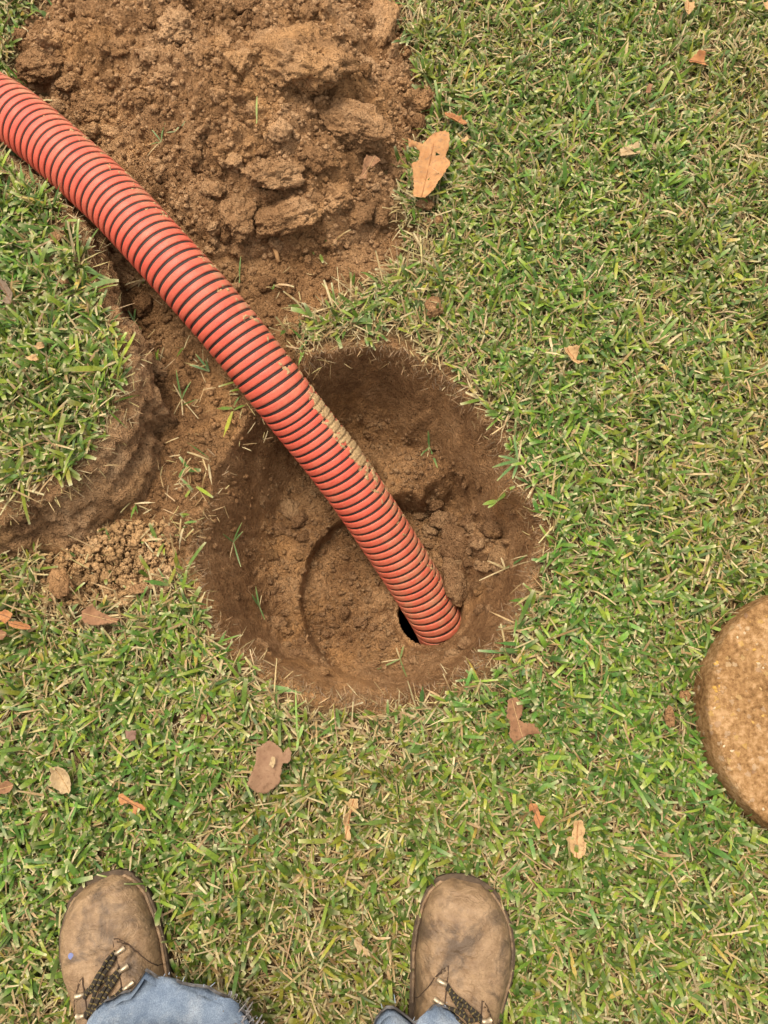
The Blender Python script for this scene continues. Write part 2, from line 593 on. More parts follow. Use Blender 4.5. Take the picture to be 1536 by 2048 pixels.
# big clods of the heap: (px, py, width px, height px, turn in the picture, lift, facets)
BIG = [(592, 118, 175, 125, 12, 0.35, 7), (695, 255, 150, 85, 42, 0.75, 8), (768, 42, 50, 105, 8, 0.7, 8), (482, 122, 48, 46, 20, 0.7, 7),
       (492, 14, 66, 40, -10, 0.6, 8), (448, 70, 44, 62, -15, 0.5, 8), (548, 352, 100, 62, -14, 0.7, 7), (582, 432, 120, 82, -10, 0.62, 8),
       (478, 432, 70, 84, 12, 0.55, 9), (672, 395, 58, 56, 10, 0.7, 8), (718, 428, 54, 46, -8, 0.75, 8), (766, 430, 34, 44, 10, 0.75, 8),
       (792, 340, 42, 56, -12, 0.7, 8), (838, 208, 60, 58, 5, 0.6, 8), (832, 243, 32, 36, 0, 0.6, 8), (560, 262, 44, 46, 15, 0.7, 8),
       (521, 50, 28, 32, 0, 0.8, 8), (358, 52, 72, 70, 0, 0.5, 7), (402, 112, 28, 46, -8, 0.75, 8), (136, 170, 38, 32, 0, 0.75, 8),
       (84, 132, 84, 62, -18, 0.45, 7), (192, 20, 48, 38, 10, 0.6, 8), (294, 42, 34, 32, 0, 0.6, 8), (281, 193, 30, 28, 0, 0.75, 8),
       (186, 212, 62, 42, -25, 0.5, 8), (496, 290, 28, 22, 15, 0.8, 8), (526, 306, 28, 26, -20, 0.8, 8), (472, 322, 32, 44, 10, 0.7, 8),
       (430, 286, 34, 30, 0, 0.7, 8), (404, 332, 38, 27, 10, 0.7, 8), (640, 320, 70, 50, 25, 0.55, 8), (660, 130, 60, 50, 30, 0.4, 8),
       (742, 140, 36, 40, 0, 0.6, 8), (700, 70, 44, 34, 10, 0.5, 8), (735, 330, 36, 30, 0, 0.6, 8), (340, 150, 60, 48, 0, 0.35, 8),
       (335, 262, 34, 30, 0, 0.6, 8), (232, 92, 52, 40, 20, 0.35, 8), (420, 380, 52, 40, 15, 0.6, 8), (505, 205, 50, 40, 0, 0.4, 8),
       (610, 30, 46, 38, 0, 0.5, 8), (300, 110, 40, 36, 0, 0.4, 8), (120, 60, 50, 36, 20, 0.4, 8)]
for k, (px, py, w, h, tn, lift, fc_) in enumerate(BIG):
    q = hit(px, py)
    sc = (H - q[2]) / (CT - (1024 - py) / F * ST) / F
    a, b = w * sc * 0.5, h * sc * 0.5
    c = min(a, b) * 0.8
    pos = (q[0], q[1], q[2] + c * (lift - 0.55))
    put_clod('clod', clod_mesh('clod', 300 + k, 5 if w > 55 else 4, fc_, 0.17 if w > 55 else 0.15, 14), M_CLOD, pos, (a * 1.06, b * 1.06, c),
             (random.uniform(-0.25, 0.25), random.uniform(-0.25, 0.25), math.radians(-tn)), heap)
# medium clods strewn over the heap
n_med = 0
used_xy = []
while n_med < 235:
    px, py = random.uniform(-10, 880), random.uniform(-60, 520)
    q = gp(px, py, 0.07)
    d = float(sdist(q[0], q[1], HEAP))
    if d < 0.006:
        continue
    r_ = 0.004 + 0.011 * random.random() ** 2
    z = float(heap_z(q[0], q[1]))
    put_clod('clod', CLOD_MED[n_med % 12], M_CLOD, (q[0], q[1], z + r_ * 0.25), (r_ * random.uniform(0.9, 1.3), r_, r_ * random.uniform(0.7, 1.0)),
             (random.uniform(0, 6), random.uniform(0, 6), random.uniform(0, 6)), heap)
    n_med += 1


def crumb_pile(name, pts, sizes, mat, parent=None, seed=0, **pr):
    """many small crumbs in one mesh"""
    r = np.random.default_rng(seed)
    D, Fc = ICO[1]
    n = len(pts)
    nv = len(D)
    q = r.normal(size=(n, nv, 1)) * 0.22 + 1
    Rm = r.normal(size=(n, 3, 3))
    Rm = np.linalg.qr(Rm)[0]
    V = np.einsum('nij,vj->nvi', Rm, D) * q
    V *= (sizes[:, None] * r.uniform(0.75, 1.2, (n, 3)))[:, None, :]
    V += pts[:, None, :]
    Fa = (Fc[None] + (np.arange(n) * nv)[:, None, None]).reshape(-1, 3)
    me = mesh_np(name, V.reshape(-1, 3), Fa, False)
    return link(name, me, mat, parent, **pr)


def scatter(n, P, inset, zf, r0, r1, seed, power=3, margin=0.0):
    r = np.random.default_rng(seed)
    out = []
    lo, hi = P.min(0) - margin, P.max(0) + margin
    while sum(len(o) for o in out) < n:
        x, y = r.uniform(lo[0], hi[0], 4 * n), r.uniform(lo[1], hi[1], 4 * n)
        k = sdist(x, y, P) > inset
        out.append(np.stack([x[k], y[k]], -1))
    xy = np.concatenate(out)[:n]
    s = r0 + (r1 - r0) * r.random(n) ** power
    return np.stack([xy[:, 0], xy[:, 1], zf(xy[:, 0], xy[:, 1]) + s * 0.3], -1), s


pt, sz = scatter(7000, HEAP, -0.016, soil_z, 0.0012, 0.0062, 21)
crumb_pile('soil_crumbs', pt, sz, M_CLOD, heap, 1, kind='stuff')

# loose crumbs over the bare strip and the pit floor: part of the ground's own soil
BB = BARE
pt, sz = scatter(4200, BB, -0.03, soil_z, 0.0011, 0.0068, 22, 4)
crumb_pile('loose_crumbs', pt, sz, M_HEAP, ground, 2, kind='stuff')
pt, sz = scatter(3000, PIT, 0.045, ground_z, 0.0010, 0.0055, 23, 4)
k = np.hypot(pt[:, 0] - oc[0], pt[:, 1] - oc[1]) > OP_R + 0.006
crumb_pile('pit_crumbs', pt[k], sz[k], M_PITCLOD, ground, 3, kind='stuff')

# dry pale crumbs spilled on the grass left of the pit
pt, sz = scatter(3800, SPILL, -0.035, ground_z, 0.0011, 0.0066, 24, 5)
dsp = sdist(pt[:, 0], pt[:, 1], SPILL)
pt[:, 2] += 0.010 * sstep(-0.035, 0.03, dsp) * rng.random(len(pt)) + 0.003
crumb_pile('soil_spill', pt, sz, M_CRUMB, None, 4, kind='stuff', label='dry pale soil crumbs spilled on the grass left of the pit', category='soil')

# clods lying in the open strip beside the hose and in the pit
STRIP = [(286, 614, 52, 44), (322, 815, 46, 44), (314, 738, 44, 30), (250, 560, 60, 34), (300, 690, 34, 28), (531, 570, 42, 32), (566, 572, 34, 28),
         (693, 490, 24, 22), (590, 496, 26, 18), (640, 478, 22, 18), (615, 520, 20, 16), (505, 545, 24, 20), (245, 945, 40, 26), (270, 1010, 24, 20),
         (300, 905, 28, 20), (330, 880, 20, 18), (365, 770, 24, 20), (345, 850, 20, 18), (232, 520, 40, 26), (470, 575, 26, 20), (420, 780, 24, 18)]
for k, (px, py, w, h) in enumerate(STRIP):
    q = hit(px, py)
    sc = 1.2 / F
    put_clod('clod', clod_mesh('clod', 500 + k, 4, 8, 0.12, 10), M_CLOD, (q[0], q[1], q[2] + h * sc * 0.12), (w * sc * 0.5, h * sc * 0.5, h * sc * 0.42),
             (random.uniform(-.3, .3), random.uniform(-.3, .3), random.uniform(0, 6)), ground)
_r = random.Random(5)
PITC = [(_r.gauss(930, 45), _r.gauss(1085, 60), _r.uniform(10, 24), _r.uniform(9, 20)) for _ in range(34)] + [(_r.uniform(470, 760), _r.uniform(1020, 1340), _r.uniform(8, 17), _r.uniform(7, 14)) for _ in range(40)] + [(880, 1040, 36, 30), (866, 1010, 32, 22), (905, 1042, 22, 20), (842, 1030, 24, 18), (860, 1062, 26, 18), (940, 1045, 30, 26), (955, 1085, 26, 24),
        (920, 1118, 22, 18), (965, 1130, 26, 22), (985, 1060, 40, 34), (1000, 1120, 36, 44), (955, 1180, 22, 24), (548, 1250, 34, 22), (570, 1265, 22, 18),
        (530, 1240, 20, 16), (690, 1225, 16, 20), (720, 1245, 20, 16), (600, 1040, 30, 22), (560, 1060, 26, 18), (545, 1110, 22, 18), (640, 1345, 26, 16),
        (590, 1310, 22, 16), (780, 1325, 22, 16), (930, 1290, 26, 20), (905, 1310, 22, 16), (830, 1320, 18, 14), (580, 1020, 36, 30), (610, 1075, 22, 20),
        (525, 1290, 24, 16), (745, 1255, 16, 12), (735, 1200, 14, 12), (770, 1290, 18, 14), (755, 1310, 16, 12)]
for k, (px, py, w, h) in enumerate(PITC):
    q = hit(px, py, ground_z)
    if math.hypot(q[0] - oc[0], q[1] - oc[1]) < OP_R + 0.012:
        continue
    sc = 1.36 / F * (1.15 if k < 74 else 1.3)
    put_clod('clod', clod_mesh('clod', 600 + k, 4, 8, 0.12, 10), M_PITCLOD, (q[0], q[1], q[2] + h * sc * 0.15), (w * sc * 0.5, h * sc * 0.5, h * sc * 0.4),
             (random.uniform(-.3, .3), random.uniform(-.3, .3), random.uniform(-.4, .4)), ground)
q = hit(908, 1088, ground_z)
put_clod('stone', clod_mesh('stone', 700, 4, 7, 0.03, 18), M_PITCLOD, (q[0], q[1], q[2] + 0.018), (0.037, 0.029, 0.020), (0.25, 0.1, -0.55),
         label='flat six-sided stone lying in the pit right of the hose', category='stone')
q = hit(908, 1163, ground_z)
put_clod('stone', clod_mesh('stone', 701, 4, 9, 0.10, 10), M_PITCLOD, (q[0], q[1], q[2] + 0.016), (0.024, 0.046, 0.022), (0.1, 0.1, 0.3),
         label='long knobbly clod wedged against the hose below the flat stone', category='clod')

# single clods on the grass
def grass_clod(px, py, w, h, seed, label, zt=0.024, turn=0.0, flat=0.6, mat=None):
    q = gp(px, py, zt)
    sc = (H - zt) / (CT - (1024 - py) / F * ST) / F
    a, b = w * sc * 0.5, h * sc * 0.5
    put_clod('dirt_clod', clod_mesh('dirt_clod', seed, 4, 9, 0.12, 9), mat or M_CLOD, (q[0], q[1], zt), (a, b, min(a, b) * flat), (0.1, -0.1, turn),
             label=label, category='clod', group='clods lying on the grass')


grass_clod(868, 617, 46, 38, 800, 'rounded brown clod on the grass between soil heap and pit')
grass_clod(1372, 1393, 24, 22, 801, 'small round clod on the grass touching the concrete lid')
grass_clod(1341, 1437, 18, 42, 802, 'narrow upright clod on the grass just left of the concrete lid', turn=0.1)
grass_clod(407, 1438, 16, 16, 803, 'tiny clod on the grass below the left side of the pit')
grass_clod(343, 1062, 26, 24, 804, 'small round clod beside the pale soil spill at the pit edge')
grass_clod(122, 1166, 44, 52, 805, 'brown clod at the left end of the pale soil spill')
grass_clod(278, 1178, 40, 24, 806, 'oval clod at the lower edge of the pale soil spill')
grass_clod(127, 560, 22, 20, 807, 'dark small clod on the grass of the lifted turf slab', 0.10)
grass_clod(110, 472, 40, 26, 808, 'low brown clod half hidden in the upper grass of the turf slab', 0.095, flat=0.5)
grass_clod(850, 408, 34, 26, 809, 'brown clod in the grass just below the large orange leaf', 0.018)
grass_clod(872, 440, 30, 20, 810, 'flat clod in the grass right of the heap foot', 0.016)

# ------------------------------------------------------------------ lifted turf slab
SODN = len(SOD)
ring = []
cen = SOD.mean(0)
nxt, prv = np.roll(SOD, -1, 0), np.roll(SOD, 1, 0)
tn = nxt - prv
tn /= np.linalg.norm(tn, axis=1)[:, None]
nrm = np.stack([tn[:, 1], -tn[:, 0]], -1)
if np.mean(np.sum(nrm * (SOD - cen), 1)) < 0:
    nrm = -nrm


def dense(P, step=0.004):
    out = []
    n = len(P)
    for i in range(n):
        a, b = P[i], P[(i + 1) % n]
        k = max(1, int(np.linalg.norm(b - a) / step))
        for j in range(k):
            out.append(a + (b - a) * j / k)
    return np.array(out)


def normals2(P):
    t = np.roll(P, -2, 0) - np.roll(P, 2, 0)
    t /= np.linalg.norm(t, axis=1)[:, None] + 1e-9
    n = np.stack([t[:, 1], -t[:, 0]], -1)
    area = 0.5 * np.sum(P[:, 0] * np.roll(P[:, 1], -1) - np.roll(P[:, 0], -1) * P[:, 1])
    return n if area > 0 else -n


SD = dense(SOD, 0.0028)
SN = normals2(SD)
lv0 = [(0.078, -0.012), (0.078, 0.000), (0.068, 0.008), (0.054, 0.013), (0.040, 0.017), (0.024, 0.022), (0.008, 0.030), (-0.010, 0.038), (-0.03, 0.042)]
lev = [lv0[0]] + [(float(np.interp(q_, range(9), [a for a, b in lv0])), float(np.interp(q_, range(9), [b for a, b in lv0]))) for q_ in np.linspace(1, 8, 24)]
near_side = sstep(-0.15, 0.6, -SN[:, 1])
s_arc = np.arange(len(SD)) * 0.0028
V = []
for k, (z, o) in enumerate(lev):
    wob = 0.008 * fbm(s_arc, np.full_like(s_arc, z * 3 + 5), 14, 3, 70) + 0.010 * (0.35 - np.abs(perlin(s_arc * 38, np.full_like(s_arc, z * 26), 74))) + 0.007 * (0.35 - np.abs(perlin(s_arc * 95, np.full_like(s_arc, z * 70), 75)))
    under = 0.030 * sstep(0.035, -0.01, z) * (1 - near_side)      # undercut except on the near side
    P2 = SD + SN * (o * (0.80 + 0.60 * near_side) - under + wob * (0.5 if k < 2 else 1.3) - 0.004)[:, None]
    V.append(np.concatenate([P2, np.full((len(SD), 1), z) + 0.003 * fbm(P2[:, 0:1], P2[:, 1:2], 40, 2, 77)], 1))
V = np.stack(V, 0)
nS = len(SD)
Fq = []
for k in range(len(lev) - 1):
    a = np.arange(nS)
    Fq.append(np.stack([k * nS + a, (k + 1) * nS + a, (k + 1) * nS + (a + 1) % nS, k * nS + (a + 1) % nS], -1))
top = V[0][:, :2]
gxx, gyy = np.meshgrid(np.arange(-1.1, -0.2, 0.015), np.arange(0.2, 1.0, 0.015), indexing='ij')
ing = sdist(gxx, gyy, top) > 0.008
pts2 = [Vector(p_) for p_ in top] + [Vector((a, b)) for a, b in zip(gxx[ing], gyy[ing])]
res = delaunay_2d_cdt(pts2, [(i, (i + 1) % nS) for i in range(nS)], [], 1, 1e-5)
tv = np.array([v[:] for v in res[0]])
base = V.reshape(-1, 3)
tz = 0.078 + 0.005 * fbm(tv[:, 0], tv[:, 1], 12, 3, 80)
allV = np.concatenate([base, np.concatenate([tv, tz[:, None]], 1)])
ft = np.array([f for f in res[2] if len(f) == 3]) + len(base)
me = mesh_np('soil_layer', allV, [np.concatenate(Fq), ft], True)
sod = link('turf_slab', None, label='thick lifted slab of turf with a soil edge left of the hose', category='turf')
link('soil_layer', me, M_SODSOIL, sod)

# ------------------------------------------------------------------ grass
GREENS = np.array([(0.113, 0.170, 0.017), (0.141, 0.196, 0.020), (0.086, 0.149, 0.021), (0.180, 0.219, 0.022), (0.069, 0.118, 0.013),
                   (0.219, 0.244, 0.029), (0.097, 0.164, 0.025), (0.061, 0.104, 0.016)])
STRAWS = np.array([(0.423, 0.300, 0.136), (0.350, 0.228, 0.092), (0.478, 0.364, 0.185), (0.276, 0.168, 0.066), (0.405, 0.319, 0.123), (0.386, 0.246, 0.114)])


def build_blades(Pb, az, L, W, lean, curl, col, tipc, tipfrac, twist, tipw):
    """five cross-sections a blade; returns verts, quads, tint"""
    n = len(Pb)
    T = np.stack([np.zeros(n), np.full(n, 0.34), np.full(n, 0.68), 1 - tipfrac, np.ones(n)], 1)
    wprof = np.stack([np.full(n, 0.55), np.full(n, 1.0), np.full(n, 0.97), 0.45 + 0.5 * tipw, tipw], 1)
    c = np.zeros((n, 5, 3))
    c[:, 0] = Pb
    ca, sa = np.cos(az), np.sin(az)
    for k in range(1, 5):
        tm = 0.5 * (T[:, k] + T[:, k - 1])
        ph = lean + curl * (tm - 0.2)
        dl = (T[:, k] - T[:, k - 1]) * L
        c[:, k, 0] = c[:, k - 1, 0] + dl * np.sin(ph) * ca
        c[:, k, 1] = c[:, k - 1, 1] + dl * np.sin(ph) * sa
        c[:, k, 2] = c[:, k - 1, 2] + dl * np.cos(ph)
    ph = lean[:, None] + curl[:, None] * (T - 0.2)
    side = np.stack([-sa, ca, np.zeros(n)], -1)[:, None, :]
    nor = np.stack([-np.cos(ph) * ca[:, None], -np.cos(ph) * sa[:, None], np.sin(ph)], -1)
    tw = (twist[:, None] * (0.4 + 0.6 * T))[..., None]
    sd = np.cos(tw) * side + np.sin(tw) * nor
    hw = (0.5 * W[:, None] * wprof)[..., None]
    V = np.stack([c - sd * hw, c + sd * hw], 2)            # n,5,2,3
    ti = np.repeat(col[:, None, :], 5, 1)
    ti[:, 0] = 0.55 * ti[:, 0] + 0.45 * np.array((0.30, 0.26, 0.12))
    ti[:, 4] = tipc
    ti[:, 3] = 0.62 * ti[:, 3] + 0.38 * tipc
    ti = np.repeat(ti[:, :, None, :], 2, 2)
    b = np.arange(4) * 2
    q = np.stack([b, b + 1, b + 3, b + 2], -1)
    Fq = (q[None] + (np.arange(n) * 10)[:, None, None]).reshape(-1, 4)
    return V.reshape(-1, 3), Fq, ti.reshape(-1, 3)


def grass_set(xy, zf, r, green=True, straw_bias=None, scale=1.0):
    """shoots at xy, each a small fan of blades"""
    m = len(xy)
    nb = r.integers(3, 6, m)
    idx = np.repeat(np.arange(m), nb)
    n = len(idx)
    a0 = 2 * math.pi * perlin(xy[:, 0] * 9, xy[:, 1] * 9, 91) * 1.3 + r.normal(0, 1.1, m)
    az = a0[idx] + r.normal(0, 0.75, n) + np.where(r.random(n) < 0.4, math.pi, 0)
    P = np.zeros((n, 3))
    P[:, :2] = xy[idx] + r.normal(0, 0.003, (n, 2))
    P[:, 2] = zf(P[:, 0], P[:, 1]) + r.uniform(0.001, 0.014, n)
    tall = 1 + 0.22 * fbm(P[:, 0], P[:, 1], 11, 2, 92)
    L = tall * np.clip(r.lognormal(math.log(0.0245), 0.34, n), 0.010, 0.055) * scale
    W = np.clip(r.normal(0.0046, 0.0012, n), 0.0018, 0.0080) * (0.7 + 0.3 * np.clip(L / 0.026, 0.6, 1.3))
    lean = np.clip(r.normal(1.02, 0.33, n), 0.15, 1.5)
    curl = r.normal(0.42, 0.5, n)
    lo = fbm(P[:, 0], P[:, 1], 2.2, 3, 90)
    gi = r.integers(0, len(GREENS), n)
    clump = fbm(P[:, 0], P[:, 1], 14, 2, 93)
    col = GREENS[gi] * r.uniform(0.68, 1.3, (n, 1)) * (1 + 0.14 * lo + 0.16 * clump)[:, None]
    col[:, 0] *= 1 - 0.22 * lo
    col[:, 0] *= r.uniform(0.85, 1.2, n)
    sp = np.clip(0.31 - 0.22 * lo + (0 if straw_bias is None else straw_bias[idx]), 0.03, 0.95)
    dry = r.random(n) < sp
    col[dry] = STRAWS[r.integers(0, len(STRAWS), dry.sum())] * r.uniform(0.7, 1.15, (dry.sum(), 1))
    W[dry] *= 0.52
    tipc = col.copy()
    cut = r.random(n) < 0.72
    tipc[cut] = np.array((0.46, 0.40, 0.20)) * r.uniform(0.6, 1.15, (cut.sum(), 1))
    yel = r.random(n) < 0.008
    col[yel] = (0.36, 0.25, 0.05)
    tf = np.where(cut, r.uniform(0.05, 0.16, n), r.uniform(0.2, 0.3, n))
    tw = r.normal(0, 0.55, n)
    tipw = np.where(cut, r.uniform(0.45, 0.85, n), 0.08)
    return build_blades(P, az, L, W, lean, curl, col, tipc, tf, tw, tipw)


def straw_set(xy, zf, r, zmax=0.016, thin=1.0):
    n = len(xy)
    P = np.zeros((n, 3))
    P[:, :2] = xy
    P[:, 2] = zf(xy[:, 0], xy[:, 1]) + r.uniform(0.001, zmax, n)
    L = r.uniform(0.008, 0.028, n)
    W = r.uniform(0.0008, 0.0020, n) * thin
    lean = np.clip(r.normal(1.4, 0.22, n), 0.6, 1.7)
    col = STRAWS[r.integers(0, len(STRAWS), n)] * r.uniform(0.55, 1.15, (n, 1))
    return build_blades(P, r.uniform(0, 6.283, n), L, W, lean, r.normal(0, 0.5, n), col, col * 1.1, np.full(n, 0.2), r.normal(0, 0.8, n), r.uniform(0.3, 0.9, n))


def join_sets(name, sets, mat, parent=None, **pr):
    V, Fq, T, o = [], [], [], 0
    for v, f, t in sets:
        V.append(v)
        Fq.append(f + o)
        T.append(t)
        o += len(v)
    me = mesh_np(name, np.concatenate(V), np.concatenate(Fq), True)
    set_attr(me, 'tint', np.concatenate(T), 'FLOAT_COLOR')
    return link(name, me, mat, parent, **pr)


# the concrete lid and the boots keep the grass off
LID_C, LID_R = np.array([0.6245, -0.0160]), 0.184
BOOTS = [dict(toe=np.array([-0.390, -0.2285]), head=math.radians(24)), dict(toe=np.array([0.117, -0.2275]), head=math.radians(-12))]


def boot_local(x, y, b):
    dx, dy = x - b['toe'][0], y - b['toe'][1]
    c, s = math.cos(b['head']), math.sin(b['head'])
    # heading rotates +Y (toe direction) anticlockwise
    fx, fy = -s, c
    along = -(dx * fx + dy * fy)
    side = dx * c + dy * s
    return along, side


def grass_prob(x, y):
    p_ = np.ones(x.shape)
    jit = 0.010 * fbm(x, y, 26, 3, 95)
    p_ *= sstep(-0.006, -0.022, sdist(x, y, PIT) + jit)
    db = sdist(x, y, BARE) + 1.6 * jit
    p_ *= 1 - (0.97 - 0.14 * sstep(0.44, 0.36, y)) * sstep(-0.03, 0.02, db)
    p_ *= sstep(0.02, -0.02, sdist(x, y, HEAP) + jit)
    p_ *= sdist(x, y, SOD) < -0.016 - 0.030 * sstep(0.55, 0.35, y)
    p_ *= 1 - 0.62 * sstep(-0.02, 0.03, sdist(x, y, SPILL) + 2 * jit)
    p_ *= np.hypot(x - LID_C[0], y - LID_C[1]) > LID_R - 0.004
    for b in BOOTS:
        al, sd_ = boot_local(x, y, b)
        p_ *= ~((al > 0.006) & (al < 0.31) & (np.abs(sd_) < 0.056 * np.sqrt(np.clip(al / 0.07, 0, 1))))
    # worn and thin round the dig
    near = np.maximum(np.maximum(sdist(x, y, PIT), sdist(x, y, BARE)), sdist(x, y, SPILL))
    thin = sstep(-0.09, 0.0, near)
    p_ *= 1 - 0.45 * thin
    p_ *= 0.76 + 0.24 * sstep(-0.6, 0.25, fbm(x, y, 13, 3, 97))
    return p_, thin


def in_view(x, y):
    z = CT * H + ST * y   # depth of a ground point
    u = x / z
    v = (ST * H * -1 + CT * y) / z
    return (np.abs(u) < 0.53) & (np.abs(v) < 0.70)


r = np.random.default_rng(42)
sets = []
X0, X1, Y0, Y1 = -1.35, 1.35, -0.95, 2.0
A = (X1 - X0) * (Y1 - Y0)
n = int(A * 12800)
x, y = r.uniform(X0, X1, n), r.uniform(Y0, Y1, n)
pr_, th_ = grass_prob(x, y)
dens = np.where(in_view(x, y), 1.0, 0.28)
k = r.random(n) < pr_ * dens
xy = np.stack([x[k], y[k]], -1)
sets.append(grass_set(xy, ground_z, r, straw_bias=0.32 * th_[k]))
n = int(A * 26000)
x, y = r.uniform(X0, X1, n), r.uniform(Y0, Y1, n)
pr_, th_ = grass_prob(x, y)
dens = np.where(in_view(x, y), 0.75 + 0.25 * th_, 0.12)
k = r.random(n) < np.clip(pr_ * 1.4, 0, 1) * dens
sets.append(straw_set(np.stack([x[k], y[k]], -1), ground_z, r))
n = 900
x, y = r.uniform(X0, X1, n), r.uniform(Y0, Y1, n)
pr_, th_ = grass_prob(x, y)
k = r.random(n) < pr_
x, y = x[k], y[k]
n = len(x)
P = np.stack([x, y, ground_z(x, y) + r.uniform(0.010, 0.020, n)], -1)
cl_ = np.where(r.random((n, 1)) < 0.5, np.array((0.33, 0.26, 0.10)), np.array((0.36, 0.22, 0.11))) * r.uniform(0.6, 1.1, (n, 1))
sets.append(build_blades(P, r.uniform(0, 6.283, n), r.uniform(0.035, 0.085, n), r.uniform(0.0012, 0.0022, n), np.full(n, 1.5), r.normal(0.1, 0.1, n), cl_, cl_,
                         np.full(n, 0.1), r.normal(0, 0.5, n), np.full(n, 0.6)))
# dry fringe hanging over the pit rim and along the bare edges
for P_, cnt in ((PIT, 420), (BARE, 260)):
    Dn = dense(P_, 0.002)
    Nn = normals2(Dn)
    i = r.integers(0, len(Dn), cnt)
    xy = Dn[i] + Nn[i] * r.normal(0.006, 0.012, (cnt, 1))
    ok = (sdist(xy[:, 0], xy[:, 1], SOD) < -0.03) & (sdist(xy[:, 0], xy[:, 1], HEAP) < 0.01)
    if P_ is PIT:
        ok &= sdist(xy[:, 0], xy[:, 1], BARE) < -0.02
    zf_ = lambda a, b: np.maximum(ground_z(a, b), -0.02)
    sets.append(straw_set(xy[ok], zf_, r, 0.012, 0.75))
Dn = dense(PIT, 0.002)
Nn = normals2(Dn)
cnt = 1900
i = r.integers(0, len(Dn), cnt)
xy = Dn[i] + Nn[i] * r.normal(0.004, 0.007, (cnt, 1))
ok = sdist(xy[:, 0], xy[:, 1], BARE) < 0.01
xy, i = xy[ok], i[ok]
cnt = len(xy)
P = np.stack([xy[:, 0], xy[:, 1], np.maximum(ground_z(xy[:, 0], xy[:, 1]), -0.03) + r.uniform(-0.001, 0.006, cnt)], -1)
cl_ = np.array((0.25, 0.145, 0.065)) * r.uniform(0.4, 1.25, (cnt, 1))
sets.append(build_blades(P, np.arctan2(-Nn[i, 1], -Nn[i, 0]) + r.normal(0, 0.9, cnt), r.uniform(0.005, 0.018, cnt), r.uniform(0.0005, 0.0011, cnt),
                         r.uniform(1.3, 2.1, cnt), r.normal(0.5, 0.5, cnt), cl_, cl_, np.full(cnt, 0.15), r.normal(0, 0.6, cnt), np.full(cnt, 0.4)))
join_sets('lawn_grass', sets, M_GRASS, None, kind='stuff', label='short mown green lawn grass with dry straw round the pit', category='grass')

# grass on the turf slab
n = 4300
lo, hi = SOD.min(0), SOD.max(0)
x, y = r.uniform(lo[0], hi[0], n), r.uniform(lo[1], hi[1], n)
k = sdist(x, y, SOD) > 0.016
flatz = lambda a, b: np.full(np.shape(a), 0.078)
sg = [grass_set(np.stack([x[k], y[k]], -1), flatz, r, scale=1.22)]
n = 5200
x, y = r.uniform(lo[0], hi[0], n), r.uniform(lo[1], hi[1], n)
k = sdist(x, y, SOD) > 0.0
sg.append(straw_set(np.stack([x[k], y[k]], -1), flatz, r))
i = r.integers(0, len(SD), 900)
sg.append(straw_set(SD[i] + SN[i] * r.normal(0.002, 0.006, (900, 1)), lambda a, b: np.full(np.shape(a), 0.062), r, 0.016, 0.7))
join_sets('turf_grass', sg, M_GRASS, sod, kind='stuff')


# ------------------------------------------------------------------ root fibres
def fibre_mesh(name, starts, dirs, lens, rad, cols, droop, zf, r, seg=7):
    n = len(starts)
    V = np.zeros((n, seg, 3, 3))
    a = np.arctan2(dirs[:, 1], dirs[:, 0])
    p_ = starts.copy()
    for k in range(seg):
        w = rad * (1 - 0.6 * k / (seg - 1))
        for j in range(3):
            th = 2 * math.pi * j / 3
            V[:, k, j] = p_ + np.stack([-np.sin(a) * np.cos(th) * w, np.cos(a) * np.cos(th) * w, np.full(n, math.sin(th) * w)], -1)
        a = a + r.normal(0, 0.35, n)
        st = lens / seg
        p_ = p_ + np.stack([np.cos(a) * st, np.sin(a) * st, np.zeros(n)], -1)
        p_[:, 2] = zf(p_[:, 0], p_[:, 1]) + rad * 0.8 + droop * r.random(n)
    base = (np.arange(seg - 1) * 3)[:, None]
    j = np.arange(3)[None]
    q = np.stack([base + j, base + (j + 1) % 3, base + 3 + (j + 1) % 3, base + 3 + j], -1).reshape(-1, 4)
    Fq = (q[None] + (np.arange(n) * seg * 3)[:, None, None]).reshape(-1, 4)
    me = mesh_np(name, V.reshape(-1, 3), Fq, True)
    set_attr(me, 'tint', np.repeat(cols, seg * 3, 0), 'FLOAT_COLOR')
    return me


def fibres(name, P_, inset, cnt, zf, parent, seed, l0=0.012, l1=0.05, rad=0.0004):
    r = np.random.default_rng(seed)
    pt, _ = scatter(cnt, P_, inset, zf, 0.001, 0.001, seed)
    a = r.uniform(0, 6.283, cnt)
    cols = np.array((0.34, 0.20, 0.10)) * r.uniform(0.5, 1.4, (cnt, 1))
    me = fibre_mesh(name, pt, np.stack([np.cos(a), np.sin(a)], -1), r.uniform(l0, l1, cnt), r.uniform(0.6, 1.3, cnt) * rad if False else rad, cols, 0.002, zf, r)
    link(name, me, M_FIBRE, parent, kind='stuff')


fibres('root_fibres', HEAP, 0.02, 150, heap_z, heap, 31)
fibres('pit_roots', PIT, 0.006, 120, lambda a, b: np.maximum(ground_z(a, b), -0.34), ground, 32, 0.01, 0.04, 0.00035)
fibres('strip_roots', BARE, -0.01, 120, soil_z, ground, 33)

